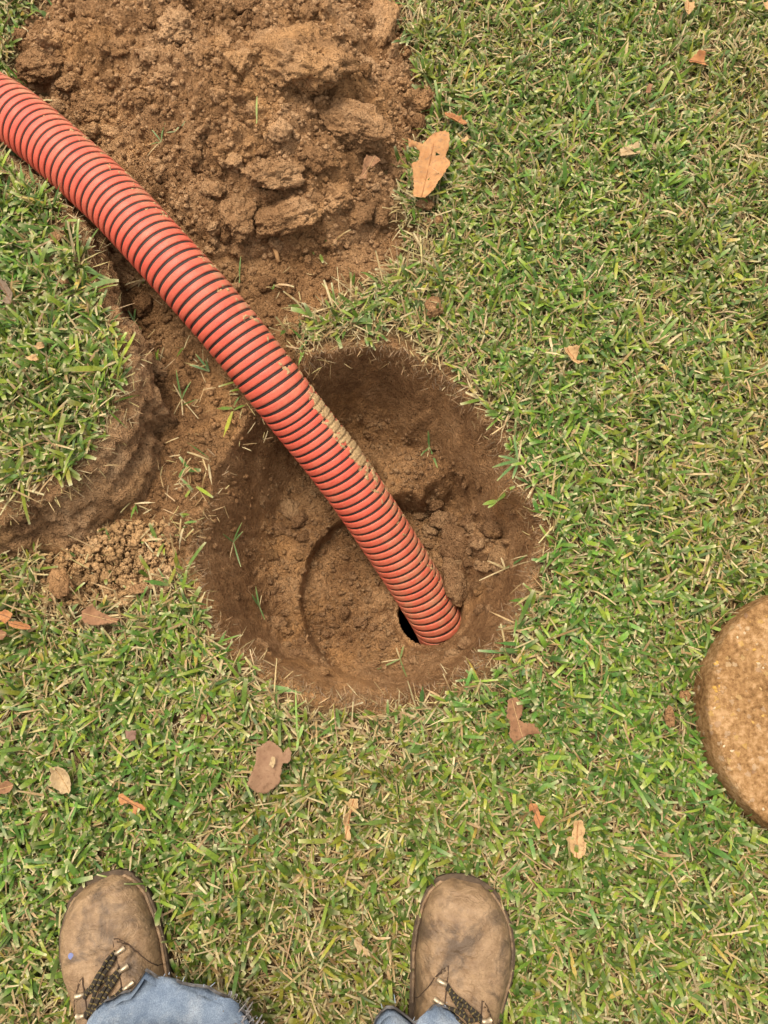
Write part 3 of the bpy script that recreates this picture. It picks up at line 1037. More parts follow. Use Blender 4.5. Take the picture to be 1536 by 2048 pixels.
# ------------------------------------------------------------------ suction hose
HC = [(-760, -260, 0.050), (-580, -160, 0.052), (-420, -60, 0.060), (-260, 55, 0.075), (-110, 148, 0.088), (0, 212, 0.094), (64, 258, 0.095), (149, 331, 0.095), (237, 412, 0.093), (311, 492, 0.088),
      (385, 573, 0.075), (470, 672, 0.045), (549, 772, 0.008), (600, 838, -0.030), (665, 920, -0.075), (718, 993, -0.117), (768, 1068, -0.165),
      (828, 1162, -0.232), (876, 1244, -0.295)]
HP = np.array([gp(a, b, c) for a, b, c in HC])
HP = np.concatenate([HP, [HP[-1] + (0.018, -0.03, -0.07), HP[-1] + (0.03, -0.05, -0.17)]])


def catmull(P, step):
    out = []
    Q = np.concatenate([[2 * P[0] - P[1]], P, [2 * P[-1] - P[-2]]])
    for i in range(1, len(Q) - 2):
        p0, p1, p2, p3 = Q[i - 1:i + 3]
        for t in np.linspace(0, 1, 30, endpoint=False):
            out.append(0.5 * (2 * p1 + (p2 - p0) * t + (2 * p0 - 5 * p1 + 4 * p2 - p3) * t * t + (3 * p1 - p0 - 3 * p2 + p3) * t ** 3))
    out.append(P[-1])
    out = np.array(out)
    for _ in range(60):
        out[1:-1] = 0.5 * out[1:-1] + 0.25 * (out[:-2] + out[2:])
    s = np.concatenate([[0], np.cumsum(np.linalg.norm(np.diff(out, axis=0), axis=1))])
    ss = np.arange(0, s[-1], step)
    return np.stack([np.interp(ss, s, out[:, k]) for k in range(3)], -1), ss


HL, HS = catmull(HP, 0.001)
T_ = np.gradient(HL, axis=0)
T_ /= np.linalg.norm(T_, axis=1)[:, None]
UP = np.array((0, 0, 1.0))
SIDE = np.cross(UP, T_)
SIDE /= np.linalg.norm(SIDE, axis=1)[:, None]        # right-hand side seen along the hose
TOP = np.cross(T_, SIDE)
R_OUT, PITCH = 0.0475, 0.0143


def on_hose(s, ang, rad):
    """ang 0 = top, pi/2 = right side when running from the frame edge to the pit"""
    i = np.clip(s / 0.001, 0, len(HL) - 1.001)
    k = i.astype(int)
    f = (i - k)[..., None]
    c = HL[k] * (1 - f) + HL[k + 1] * f
    tp = TOP[k] * (1 - f) + TOP[k + 1] * f
    sd = SIDE[k] * (1 - f) + SIDE[k + 1] * f
    return c + (np.cos(ang)[..., None] * tp + np.sin(ang)[..., None] * sd) * np.asarray(rad)[..., None]


LEN = HS[-1]


def s_of(px, py):
    d = np.linalg.norm(HL - np.array([0, 0, H]), axis=1)
    rel = HL - np.array([0, 0, H])
    dep = rel[:, 1] * ST - rel[:, 2] * CT
    u = rel[:, 0] / dep * F + 768
    v = 1024 - (rel[:, 1] * CT + rel[:, 2] * ST) / dep * F
    return HS[np.argmin((u - px) ** 2 + (v - py) ** 2)]


m, nt, p = new_mat('red_rubber')
geo = N(nt, 'ShaderNodeNewGeometry').outputs['Position']
sa = N(nt, 'ShaderNodeAttribute', attribute_name='along').outputs['Fac']
aa = N(nt, 'ShaderNodeAttribute', attribute_name='dusty').outputs['Fac']
c0 = ramp(nt, noise_n(nt, 35, 4, 0.6, geo), [(0.3, (0.40, 0.034, 0.017)), (0.7, (0.50, 0.070, 0.036))])
scr = noise_n(nt, 900, 2, 0.5, geo, 0.5)
c1 = mixc(nt, ramp(nt, scr, [(0.45, (0.06, 0.06, 0.06)), (0.72, (0.38, 0.38, 0.38))]), c0, (0.54, 0.19, 0.12))
dn = noise_n(nt, 60, 5, 0.7, geo)
dmask = math_n(nt, 'MULTIPLY', ramp(nt, dn, [(0.35, (0.15, 0.15, 0.15)), (0.7, (1, 1, 1))]), aa, True)
c2 = mixc(nt, dmask, c1, (0.36, 0.20, 0.105))
nt.links.new(c2, p.inputs['Base Color'])
p.inputs['Roughness'].default_value = 0.5
p.inputs['Specular IOR Level'].default_value = 0.3
bump_n(nt, p, [(noise_n(nt, 500, 3, 0.6, geo), 0.0008, 0.5)])
M_RED = m
m, nt, p = new_mat('black_rubber')
geo = N(nt, 'ShaderNodeNewGeometry').outputs['Position']
aa = N(nt, 'ShaderNodeAttribute', attribute_name='dusty').outputs['Fac']
dmask = math_n(nt, 'MULTIPLY', ramp(nt, noise_n(nt, 70, 4, 0.7, geo), [(0.4, (0, 0, 0)), (0.75, (0.7, 0.7, 0.7))]), aa, True)
nt.links.new(mixc(nt, dmask, (0.028, 0.021, 0.018), (0.16, 0.10, 0.06)), p.inputs['Base Color'])
p.inputs['Roughness'].default_value = 0.6
M_BLK = m

s_mud0, s_mud1 = s_of(590, 800), s_of(720, 1000)
s_pit, s_end = s_of(640, 900), s_of(880, 1250)


def dusty(s, ang, P):
    edge = 0.8 * np.exp(-((ang - 1.0) / 0.5) ** 2)
    end = 0.75 * sstep(s_pit, s_end, s)
    n_ = 0.5 + 0.5 * np.clip(fbm(s, ang * 0.05, 22, 3, 120), -1, 1)
    return np.clip(edge * (0.35 + 0.9 * n_) + end * (0.55 + 0.45 * n_) + 0.42 * np.clip(n_ - 0.25, 0, 1) + 0.04, 0, 1)


hose = link('suction_hose', None, label='red ribbed suction hose running from the left edge down into the pit', category='hose')
# liner
nA = 32
ss = np.arange(0, LEN, 0.006)
SSg, AAg = np.meshgrid(ss, np.arange(nA) / nA * 2 * math.pi, indexing='ij')
Pv = on_hose(SSg, AAg, np.full(SSg.shape, R_OUT - 0.0020))
i = np.arange(len(ss) - 1)[:, None] * nA
j = np.arange(nA)[None]
Fq = np.stack([i + j, i + (j + 1) % nA, i + nA + (j + 1) % nA, i + nA + j], -1).reshape(-1, 4)
me = mesh_np('hose_liner', Pv.reshape(-1, 3), Fq, True)
set_attr(me, 'dusty', dusty(SSg, np.where(AAg > math.pi, AAg - 2 * math.pi, AAg), Pv).ravel())
link('hose_liner', me, M_BLK, hose)
# helix band
turns = LEN / PITCH - 1.2
na = 40
tt = np.arange(0, turns, 1.0 / na)
prof = [(-0.00500, -0.0030), (-0.0050, -0.0008), (-0.0046, -0.0002), (-0.0024, 0.0000), (0.0, 0.0001), (0.0024, 0.0000), (0.0046, -0.0002), (0.0050, -0.0008), (0.00500, -0.0030)]
cols_ = []
for o, h in prof:
    wob = 0.00025 * fbm(tt * 1.7, np.zeros_like(tt), 1.0, 3, 130)
    cols_.append(on_hose(tt * PITCH + 0.006 + o + wob, tt * 2 * math.pi, R_OUT + h + 0.00025 * fbm(tt * 3.1, np.ones_like(tt), 1.0, 2, 133)))
Pv = np.stack(cols_, 1)
me = mesh_np('red_helix', Pv.reshape(-1, 3), grid_faces(len(tt), len(prof)), True)
an = (tt * 2 * math.pi) % (2 * math.pi)
an = np.where(an > math.pi, an - 2 * math.pi, an)
set_attr(me, 'dusty', np.repeat(dusty(tt * PITCH, an, None), len(prof)))
link('red_helix', me, M_RED, hose)
# dried mud crust along the upper right of the ribs
m, nt, p = new_mat('dried_mud')
geo = N(nt, 'ShaderNodeNewGeometry').outputs['Position']
nt.links.new(ramp(nt, noise_n(nt, 180, 4, 0.7, geo), [(0.3, (0.27, 0.165, 0.072)), (0.7, (0.41, 0.27, 0.13))]), p.inputs['Base Color'])
bump_n(nt, p, [(noise_n(nt, 350, 4, 0.7, geo), 0.002, 0.9)])
M_MUD = m
ss = np.arange(s_of(60, 250), s_end - 0.03, 0.0012)
ag = np.arange(0.35, 1.75, 0.025)
SSg, AAg = np.meshgrid(ss, ag, indexing='ij')
cover = fbm(SSg, AAg * 0.047, 55, 4, 140) + 0.6 * fbm(SSg, AAg * 0.047, 160, 3, 144)
heavy = sstep(s_mud0 - 0.02, s_mud0 + 0.02, SSg) * sstep(s_mud1, s_mud1 - 0.07, SSg)
mid_ = 0.98 + 0.12 * perlin(SSg * 12, SSg * 0, 9)
cover = cover - 0.56 + 1.5 * heavy * np.exp(-((AAg - mid_ + 0.08) / 0.32) ** 2) + 0.30 * np.exp(-((AAg - 0.95) / 0.35) ** 2) - 0.25 * (1 - heavy)
onrib = np.abs(((SSg - 0.006) / PITCH - AAg / (2 * math.pi) + 0.5) % 1.0 - 0.5) * PITCH   # distance from rib middle
hgt = np.where(onrib < 0.0050, 0.0004, -0.0016) + 0.0014 * np.clip(cover, 0, 0.8) + 0.0006 * fbm(SSg, AAg * 0.047, 300, 2, 148)
hgt = np.where(cover > 0.02, hgt, -0.0032)
Pv = on_hose(SSg, AAg, R_OUT + hgt)
fc = grid_faces(len(ss), len(ag))
keep = (cover.ravel()[fc] > 0.0).sum(1) >= 2
used = np.zeros(SSg.size, bool)
used[fc[keep].ravel()] = True
idx = np.cumsum(used) - 1
me = mesh_np('dried_mud', Pv.reshape(-1, 3)[used], idx[fc[keep]], True)
link('dried_mud', me, M_MUD, hose, kind='stuff')

# ------------------------------------------------------------------ concrete lid
m, nt, p = new_mat('stained_concrete')
geo = N(nt, 'ShaderNodeNewGeometry').outputs['Position']
f = math_n(nt, 'ADD', math_n(nt, 'MULTIPLY', noise_n(nt, 14, 5, 0.6, geo), 0.45), math_n(nt, 'MULTIPLY', noise_n(nt, 130, 5, 0.7, geo), 0.55))
c = ramp(nt, f, [(0.39, (0.124, 0.060, 0.021)), (0.5, (0.271, 0.144, 0.056)), (0.61, (0.425, 0.254, 0.119))])
vo = N(nt, 'ShaderNodeTexVoronoi')
vo.inputs['Scale'].default_value = 95
nz_ = N(nt, 'ShaderNodeTexNoise')
nz_.inputs['Scale'].default_value = 190
nt.links.new(geo, nz_.inputs['Vector'])
vm_ = N(nt, 'ShaderNodeVectorMath')
vm_.operation = 'MULTIPLY_ADD'
vm_.inputs[1].default_value = (0.009, 0.009, 0.009)
nt.links.new(nz_.outputs['Color'], vm_.inputs[0])
nt.links.new(geo, vm_.inputs[2])
nt.links.new(vm_.outputs[0], vo.inputs['Vector'])
sp = N(nt, 'ShaderNodeSeparateColor')
nt.links.new(vo.outputs['Color'], sp.inputs[0])
sel = math_n(nt, 'MULTIPLY', math_n(nt, 'LESS_THAN', vo.outputs['Distance'], 0.36), math_n(nt, 'GREATER_THAN', sp.outputs[0], 0.66))
c = mixc(nt, math_n(nt, 'MULTIPLY', sel, 0.5), c, ramp(nt, sp.outputs[1], [(0.2, (0.40, 0.24, 0.06)), (0.5, (0.45, 0.33, 0.20)), (0.9, (0.22, 0.13, 0.08))]))
nt.links.new(c, p.inputs['Base Color'])
bump_n(nt, p, [(noise_n(nt, 120, 6, 0.75, geo), 0.005, 0.8), (noise_n(nt, 520, 3, 0.6, geo), 0.002, 1.0)])
p.inputs['Specular IOR Level'].default_value = 0.04
p.inputs['Roughness'].default_value = 1.0
M_CONC = m
rr = [(0.0, 0.050), (0.06, 0.050), (0.12, 0.0503), (0.150, 0.050), (0.165, 0.0500), (0.1725, 0.0498), (0.1755, 0.0488), (0.1775, 0.0468), (0.1787, 0.0435),
      (0.1793, 0.037), (0.1800, 0.028), (0.1806, 0.018), (0.1812, 0.008), (0.1815, 0.0)]
na = 200
V = []
for k, (a, z) in enumerate(rr):
    th = np.arange(na) / na * 2 * math.pi
    w = 0.0022 * fbm(np.cos(th) * 3, np.sin(th) * 3, 1.0, 4, 160 + (k // 3)) + 0.0010 * fbm(np.cos(th) * 14, np.sin(th) * 14, 1.0, 3, 170 + k)
    wk = sstep(0.1, 0.17, a)
    V.append(np.stack([(a + w * wk) * np.cos(th), (a + w * wk) * np.sin(th), z + 0.5 * w * wk * (1 if z > 0.03 else 0)], -1))
V = np.concatenate(V)
i = np.arange(len(rr) - 1)[:, None] * na
j = np.arange(na)[None]
Fq = np.stack([i + j, i + na + j, i + na + (j + 1) % na, i + (j + 1) % na], -1).reshape(-1, 4)
me = mesh_np('concrete_lid', V, Fq, True)
lid = link('concrete_lid', None, loc=(LID_C[0], LID_C[1], 0.014), label='round brown concrete tank lid lying on the grass at the right edge', category='lid')
lid.rotation_euler = (0.01, -0.012, 0)
link('disc', me, M_CONC, lid)
m, nt, p = new_mat('aggregate_stone')
geo = N(nt, 'ShaderNodeNewGeometry').outputs['Position']
vo = N(nt, 'ShaderNodeTexVoronoi')
vo.inputs['Scale'].default_value = 60
nt.links.new(geo, vo.inputs['Vector'])
sp = N(nt, 'ShaderNodeSeparateColor')
nt.links.new(vo.outputs['Color'], sp.inputs[0])
nt.links.new(ramp(nt, sp.outputs[0], [(0.1, (0.36, 0.20, 0.045)), (0.4, (0.34, 0.22, 0.11)), (0.6, (0.22, 0.12, 0.055)), (0.9, (0.40, 0.29, 0.17))]), p.inputs['Base Color'])
M_AGG = m
r = np.random.default_rng(77)
n = 420
th = r.uniform(0, 6.283, n)
ra = np.sqrt(r.random(n)) * 0.17
edge = r.random(n) < 0.3
ra[edge] = r.uniform(0.158, 0.176, edge.sum())
sz = r.uniform(0.0010, 0.0042, n) * np.where(edge, 1.15, 1.0)
pt = np.stack([ra * np.cos(th), ra * np.sin(th), np.where(ra > 0.172, 0.0478, 0.0500) - sz * 0.55], -1)
crumb_pile('aggregate', pt, sz, M_AGG, lid, 8, kind='stuff')

# ------------------------------------------------------------------ leaves
def leaf_mat(name, c0, c1, spot):
    m, nt, p = new_mat(name)
    tc = N(nt, 'ShaderNodeTexCoord').outputs['Object']
    oi = N(nt, 'ShaderNodeObjectInfo').outputs['Random']
    ad = N(nt, 'ShaderNodeVectorMath')
    ad.operation = 'ADD'
    nt.links.new(tc, ad.inputs[0])
    nt.links.new(oi, ad.inputs[1])
    c = ramp(nt, noise_n(nt, 70, 4, 0.6, ad.outputs[0]), [(0.32, c0), (0.68, c1)])
    c = mixc(nt, ramp(nt, noise_n(nt, 190, 3, 0.6, ad.outputs[0]), [(0.52, (0, 0, 0)), (0.68, (0.85, 0.85, 0.85))]), c, spot)
    nt.links.new(c, p.inputs['Base Color'])
    p.inputs['Roughness'].default_value = 0.7
    bump_n(nt, p, [(noise_n(nt, 220, 4, 0.6, tc), 0.0012, 0.7)])
    return m


LM = {'muddy': leaf_mat('leaf_muddy', (0.165, 0.086, 0.045), (0.210, 0.119, 0.063), (0.130, 0.067, 0.034)),
      'orange': leaf_mat('leaf_orange', (0.273, 0.120, 0.042), (0.360, 0.186, 0.073), (0.211, 0.114, 0.056)),
      'rust': leaf_mat('leaf_rust', (0.248, 0.093, 0.031), (0.322, 0.150, 0.056), (0.161, 0.072, 0.034)),
      'brown': leaf_mat('leaf_brown', (0.149, 0.069, 0.031), (0.217, 0.108, 0.050), (0.093, 0.048, 0.022)),
      'beige': leaf_mat('leaf_beige', (0.273, 0.180, 0.084), (0.347, 0.246, 0.129), (0.198, 0.126, 0.062)),
      'tan': leaf_mat('leaf_tan', (0.310, 0.180, 0.073), (0.372, 0.234, 0.106), (0.186, 0.102, 0.045)),
      'grey': leaf_mat('leaf_grey', (0.118, 0.078, 0.048), (0.167, 0.114, 0.070), (0.074, 0.048, 0.028)),
      'mauve': leaf_mat('leaf_mauve', (0.149, 0.078, 0.050), (0.186, 0.108, 0.073), (0.112, 0.060, 0.039))}


def leaf(pts, off, scl, z, kind, label, curl=0.35, cup=0.0, tilt=(0, 0), name='dry_leaf', vein=True, hole=None, seed=0):
    P = np.array(pts, float) / scl + np.array(off)
    c = (P.min(0) + P.max(0)) / 2
    o3 = gp(c[0], c[1], z)
    Wd = gp(P[:, 0], P[:, 1], z)[:, :2] - o3[:2]
    Wd = dense(Wd, 0.002)
    nrm_ = normals2(Wd)
    r = np.random.default_rng(seed + len(pts))
    Wd = Wd + nrm_ * (0.0006 * r.normal(size=(len(Wd), 1)))
    lo, hi = Wd.min(0), Wd.max(0)
    size = np.linalg.norm(hi - lo)
    st = max(0.0022, size / 26)
    gx_, gy_ = np.meshgrid(np.arange(lo[0], hi[0], st), np.arange(lo[1], hi[1], st), indexing='ij')
    gx_ = gx_ + r.normal(0, st * 0.15, gx_.shape)
    k = sdist(gx_, gy_, Wd) > st * 0.4
    pp = [Vector(q) for q in Wd] + [Vector((a, b)) for a, b in zip(gx_[k], gy_[k])]
    res = delaunay_2d_cdt(pp, [(i, (i + 1) % len(Wd)) for i in range(len(Wd))], [], 1, 1e-6)
    v = np.array([q[:] for q in res[0]])
    C_ = (v - v.mean(0))
    ev, evec = np.linalg.eigh(C_.T @ C_)
    along, acr = C_ @ evec[:, 1], C_ @ evec[:, 0]
    hw = max(np.abs(acr).max(), 1e-4)
    zz = 1.5 * curl * (acr ** 2) / hw + 1.3 * cup * (along ** 2) / max(np.abs(along).max(), 1e-4)
    zz = zz + 0.075 * size * fbm(v[:, 0], v[:, 1], 1.6 / size, 3, seed + 3) + tilt[0] * C_[:, 0] + tilt[1] * C_[:, 1]
    fc = [f for f in res[2] if len(f) == 3]
    if hole is not None:
        hc = gp(hole[0], hole[1], z)[:2] - o3[:2]
        fc = [f for f in fc if np.hypot(*(v[list(f)].mean(0) - hc)) > hole[2]]
    fc = np.array(fc)
    me = mesh_np(name, np.concatenate([v, zz[:, None]], 1), fc, True)
    top = link(name, me, LM[kind], loc=tuple(o3), label=label, category='leaf', group='dry leaves')
    md = top.modifiers.new('thickness', 'SOLIDIFY')
    md.thickness = 0.0005
    if vein and size > 0.03:
        a0, a1 = along.min() * 0.95, along.max() * 0.9
        tt_ = np.linspace(a0, a1, 10)
        vv = []
        for q_ in tt_:
            xy_ = v.mean(0) + evec[:, 1] * q_
            k_ = np.argmin(np.sum((v - xy_) ** 2, 1))
            for j_ in range(4):
                th_ = j_ * math.pi / 2
                vv.append((*(xy_ + evec[:, 0] * 0.0006 * math.cos(th_)), zz[k_] + 0.0002 + 0.0005 * math.sin(th_)))
        vv = np.array(vv)
        fq = [(k_ * 4 + j_, k_ * 4 + (j_ + 1) % 4, k_ * 4 + 4 + (j_ + 1) % 4, k_ * 4 + 4 + j_) for k_ in range(9) for j_ in range(4)]
        link('midrib', mesh_np('midrib', vv, np.array(fq), True), LM[{'brown': 'tan', 'beige': 'tan', 'tan': 'rust', 'orange': 'rust'}.get(kind, 'brown')], top)
    return top


Z2, Z3, Z7, Z6 = ((400, 0), 3.0), ((1024, 0), 3.0), ((780, 180), 2.844), ((0, 1150), 3.657)
Z4b, Z8b, Z5b, Z4, ZB = ((400, 1350), 1.807), ((1000, 1500), 3.7375), ((1000, 500), 3.84), ((0, 400), 3.0), ((700, 1720), 4.042)
GZ_ = 0.036
leaf([(1245, 880), (1300, 880), (1340, 875), (1375, 835), (1400, 815), (1460, 820), (1490, 850), (1490, 920), (1470, 960), (1500, 1000), (1480, 1040),
      (1430, 1100), (1400, 1150), (1350, 1190), (1275, 1185), (1285, 1130), (1280, 1040), (1268, 995), (1310, 975), (1320, 920), (1290, 905), (1250, 920)],
     *Z2, 0.044, 'orange', 'large orange lobed oak leaf at the foot of the soil heap', 0.25, 0.08, (0.1, 0.05), hole=(872, 309, 0.0022), seed=1)
leaf([(1110, 90), (1140, 80), (1160, 100), (1165, 145), (1150, 160), (1170, 172), (1200, 175), (1220, 210), (1180, 215), (1160, 230), (1135, 248),
      (1115, 215), (1120, 180), (1108, 150)], *Z4b, GZ_, 'brown', 'brown oak leaf on the grass below the right rim of the pit', 0.4, 0.1, seed=2)
leaf([(550, 530), (610, 525), (635, 600), (615, 655), (640, 690), (630, 770), (600, 810), (560, 800), (530, 760), (510, 700), (488, 655), (535, 645),
      (545, 600)], *Z8b, GZ_, 'tan', 'pale tan oak leaf above and right of the right boot', 0.3, 0.1, seed=3)
leaf([(215, 400), (270, 405), (290, 440), (300, 485), (328, 490), (310, 545), (285, 585), (265, 555), (245, 510), (265, 470), (240, 455), (215, 455)],
     *Z8b, GZ_, 'rust', 'small two-tone oak leaf scrap left of the pale tan oak leaf', 0.6, 0.2, seed=4)
leaf([(868, 1610), (900, 1595), (950, 1635), (1000, 1665), (1040, 1670), (1072, 1700), (1065, 1725), (1020, 1705), (1005, 1745), (980, 1735), (975, 1690),
      (940, 1665), (895, 1680), (880, 1650)], *Z6, GZ_, 'rust', 'bright orange pronged leaf scrap above the left boot', 0.4, 0.15, seed=5)
leaf([(600, 265), (650, 235), (690, 220), (710, 260), (760, 280), (820, 310), (885, 325), (860, 350), (780, 355), (700, 375), (650, 360), (600, 330)],
     *Z6, GZ_, 'brown', 'dusty brown leaf below the pale soil spill', 0.3, 0.15, seed=6)
leaf([(380, 1410), (430, 1395), (500, 1420), (525, 1460), (530, 1510), (525, 1590), (480, 1600), (440, 1570), (395, 1540), (385, 1490)],
     *Z6, GZ_, 'beige', 'crumpled beige leaf left of the bright orange leaf scrap', 0.7, 0.3, seed=7)
leaf([(-60, 1545), (0, 1535), (70, 1500), (100, 1530), (80, 1590), (0, 1600), (-60, 1600)], *Z6, GZ_, 'brown', 'reddish brown leaf cut by the left frame edge above the left boot', 0.5, 0.1, seed=8)
leaf([(915, 1135), (1000, 1140), (985, 1205), (950, 1220), (925, 1180)], *Z6, GZ_, 'mauve', 'small greyish mauve leaf on the grass below left of the pit', 0.3, seed=9)
leaf([(-40, 230), (0, 270), (60, 260), (110, 290), (75, 330), (60, 360), (10, 330), (-50, 300)], *Z6, GZ_, 'rust', 'orange leaf at the left frame edge level with the pit floor', 0.5, 0.2, seed=10)
leaf([(70, 340), (140, 345), (210, 365), (235, 395), (180, 400), (110, 385), (75, 370)], *Z6, GZ_, 'rust', 'curled orange leaf sliver just right of the left frame edge', 0.9, 0.1, seed=11)
leaf([(310, 135), (345, 140), (400, 165), (440, 195), (410, 205), (350, 185), (320, 165)], *Z7, 0.032, 'rust', 'curled rusty leaf above right of the large orange leaf', 0.9, 0.1, seed=12)
leaf([(405, 290), (440, 255), (452, 275), (430, 298)], *Z7, GZ_, 'tan', 'tiny tan leaf flake right of the large orange leaf', 0.4, seed=13)
leaf([(1305, 345), (1345, 320), (1410, 305), (1425, 350), (1415, 372), (1370, 372), (1310, 378)], *Z7, 0.031, 'beige', 'pale beige torn leaf piece alone in the upper right grass', 0.25, seed=14)
leaf([(1065, 355), (1115, 330), (1150, 340), (1160, 375), (1175, 405), (1130, 395), (1070, 395)], *Z3, GZ_, 'rust', 'reddish leaf scrap near the upper right corner', 0.6, seed=15)
leaf([(1030, 30), (1050, 0), (1085, 20), (1090, 60), (1065, 85), (1030, 60)], *Z3, GZ_, 'tan', 'tan rounded leaf at the top frame edge', 0.6, seed=16)
leaf([(485, 765), (520, 750), (590, 775), (585, 850), (630, 875), (600, 895), (550, 870), (500, 830)], *Z5b, 0.033, 'tan', 'light brown curled leaf on the grass right of the pit top', 1.0, 0.3, seed=17)
leaf([(540, 445), (570, 445), (572, 475), (545, 500), (540, 535), (545, 590), (530, 595), (520, 540), (520, 510), (540, 485)], *Z4b, 0.031, 'tan',
     'narrow S-shaped tan leaf midway between pit and boots', 1.0, 0.2, seed=18)
leaf([(30, 650), (60, 610), (105, 630), (90, 690), (150, 720), (160, 760), (100, 770), (60, 740), (50, 690)], *ZB, GZ_, 'beige', 'pale crumpled leaf just left of the right boot', 0.8, 0.3, seed=19)
leaf([(150, 940), (220, 930), (230, 960), (180, 970)], *Z4, 0.106, 'tan', 'small tan leaf piece in the turf slab grass, lower of a pair', 0.5, seed=20)
leaf([(190, 880), (260, 850), (270, 890), (210, 905)], *Z4, 0.108, 'tan', 'small tan leaf piece in the turf slab grass, upper of a pair', 0.5, seed=21)
leaf([(-40, 460), (0, 470), (40, 500), (85, 570), (70, 640), (20, 620), (40, 570), (0, 530), (-40, 520)], *Z4, 0.108, 'grey', 'grey-brown leaf on the turf slab at the left frame edge', 0.5, 0.1, seed=22)
leaf([(1000, 950), (1060, 945), (1085, 990), (1040, 1000), (1000, 1000), (1000, 1085), (955, 1090), (980, 1010), (985, 970)], *Z2, 0.075, 'brown',
     'bent brown leaf tucked among clods on the right of the heap', 0.5, 0.2, seed=23)
leaf([(805, 530), (825, 500), (845, 510), (830, 560), (805, 560)], *Z3, GZ_, 'brown', 'small dull brown leaf bit in the upper right grass', 0.3, seed=24)
leaf([(255, 310), (262, 292), (272, 300), (270, 325), (260, 335), (252, 325)], *Z4b, 0.048, 'beige', 'tiny pale oval leaf lying on the mud-caked brown leaf', 0.3, vein=False, seed=25)
leaf([(1500, 20), (1540, 10), (1560, 50), (1520, 60)], *Z3, GZ_, 'tan', 'tan leaf scrap in the top right corner', 0.4, seed=26)
leaf([(-30, 430), (5, 432), (12, 450), (0, 462), (-30, 460)], (0, 0), 1.0, 0.08, 'beige', 'pale leaf tip at the left frame edge under the hose', 0.4, seed=27)
leaf([(-30, 1262), (0, 1258), (14, 1266), (8, 1280), (-30, 1284)], (0, 0), 1.0, GZ_, 'brown', 'dark brown leaf end at the left frame edge below the orange leaf', 0.4, seed=28)

# mud-caked leaf below the pit
leaf([(205, 262), (250, 235), (290, 262), (300, 285), (318, 257), (335, 280), (325, 315), (300, 318), (295, 350), (290, 390), (265, 410), (240, 430),
      (200, 420), (176, 396), (190, 350), (203, 310)], *Z4b, 0.036, 'muddy', 'broad mud-caked brown leaf on the grass below the pit', 0.12, 0.05, vein=False, seed=31)

# ------------------------------------------------------------------ twig and loose sprigs
m, nt, p = new_mat('twig_wood')
geo = N(nt, 'ShaderNodeNewGeometry').outputs['Position']
nt.links.new(ramp(nt, noise_n(nt, 240, 3, 0.6, geo), [(0.3, (0.30, 0.15, 0.06)), (0.7, (0.46, 0.26, 0.11))]), p.inputs['Base Color'])
M_TWIG = m


def stick(name, pts, rad, mat, **pr):
    P = np.array(pts, float)
    T = np.gradient(P, axis=0)
    T /= np.linalg.norm(T, axis=1)[:, None]
    sd = np.cross(T, (0.1, 0.2, 1.0))
    sd /= np.linalg.norm(sd, axis=1)[:, None]
    up = np.cross(sd, T)
    k = 8
    V = [P[i] + rad[i] * (math.cos(6.2832 * j / k) * sd[i] + math.sin(6.2832 * j / k) * up[i]) for i in range(len(P)) for j in range(k)]
    fq = [(i * k + j, i * k + (j + 1) % k, i * k + k + (j + 1) % k, i * k + k + j) for i in range(len(P) - 1) for j in range(k)]
    V = np.array(V + [P[0], P[-1]])
    ft = [(j, (j + 1) % k, len(V) - 2) for j in range(k)] + [((len(P) - 1) * k + j, (len(P) - 1) * k + (j + 1) % k, len(V) - 1) for j in range(k)]
    return link(name, mesh_np(name, V, [np.array(fq), np.array(ft)], True), mat, **pr)


q0, q1 = hit(549, 500), hit(558, 528)
stick('twig', [q0 + (0, 0, 0.010), 0.6 * q0 + 0.4 * q1 + (0.001, 0, 0.010), q1 + (0, 0, 0.006)], [0.0036, 0.0040, 0.0034], M_TWIG,
      label='short broken orange-brown twig below the clods at the heap foot', category='twig')


def sprig(px, py, zf, blades, label, lift=0.004, base=(0.10, 0.17, 0.045), tipc=(0.30, 0.30, 0.10), name='grass_sprig'):
    """blades: (angle in the picture deg from right, anticlockwise; length px; width mm; dry)"""
    q = hit(px, py, zf)
    n = len(blades)
    bl = np.array([(math.radians(b[0]), b[1] * 1.28 / F, b[2] * 0.72 / 1000.0, b[3]) for b in blades], float)
    P = np.repeat(q[None], n, 0) + np.array((0, 0, lift))
    col = np.where(bl[:, 3:4] > 0.5, np.array((0.42, 0.31, 0.15)), np.array(base))
    V, Fq, ti = build_blades(P, bl[:, 0], bl[:, 1], bl[:, 2], np.linspace(0.95, 1.45, n), np.linspace(0.9, 0.2, n), col, np.where(bl[:, 3:4] > 0.5, col, np.array(tipc)),
                             np.full(n, 0.12), np.linspace(-0.5, 0.5, n), np.linspace(0.3, 0.6, n))
    # lie on the slope: follow the soil below
    gz = zf(V[:, 0], V[:, 1])
    V[:, 2] = np.maximum(V[:, 2], np.maximum(gz, q[2] - 0.05) + 0.003)
    me = mesh_np(name, V, Fq, True)
    set_attr(me, 'tint', ti, 'FLOAT_COLOR')
    link(name, me, M_GRASS, label=label, category='grass sprig', group='loose grass sprigs')


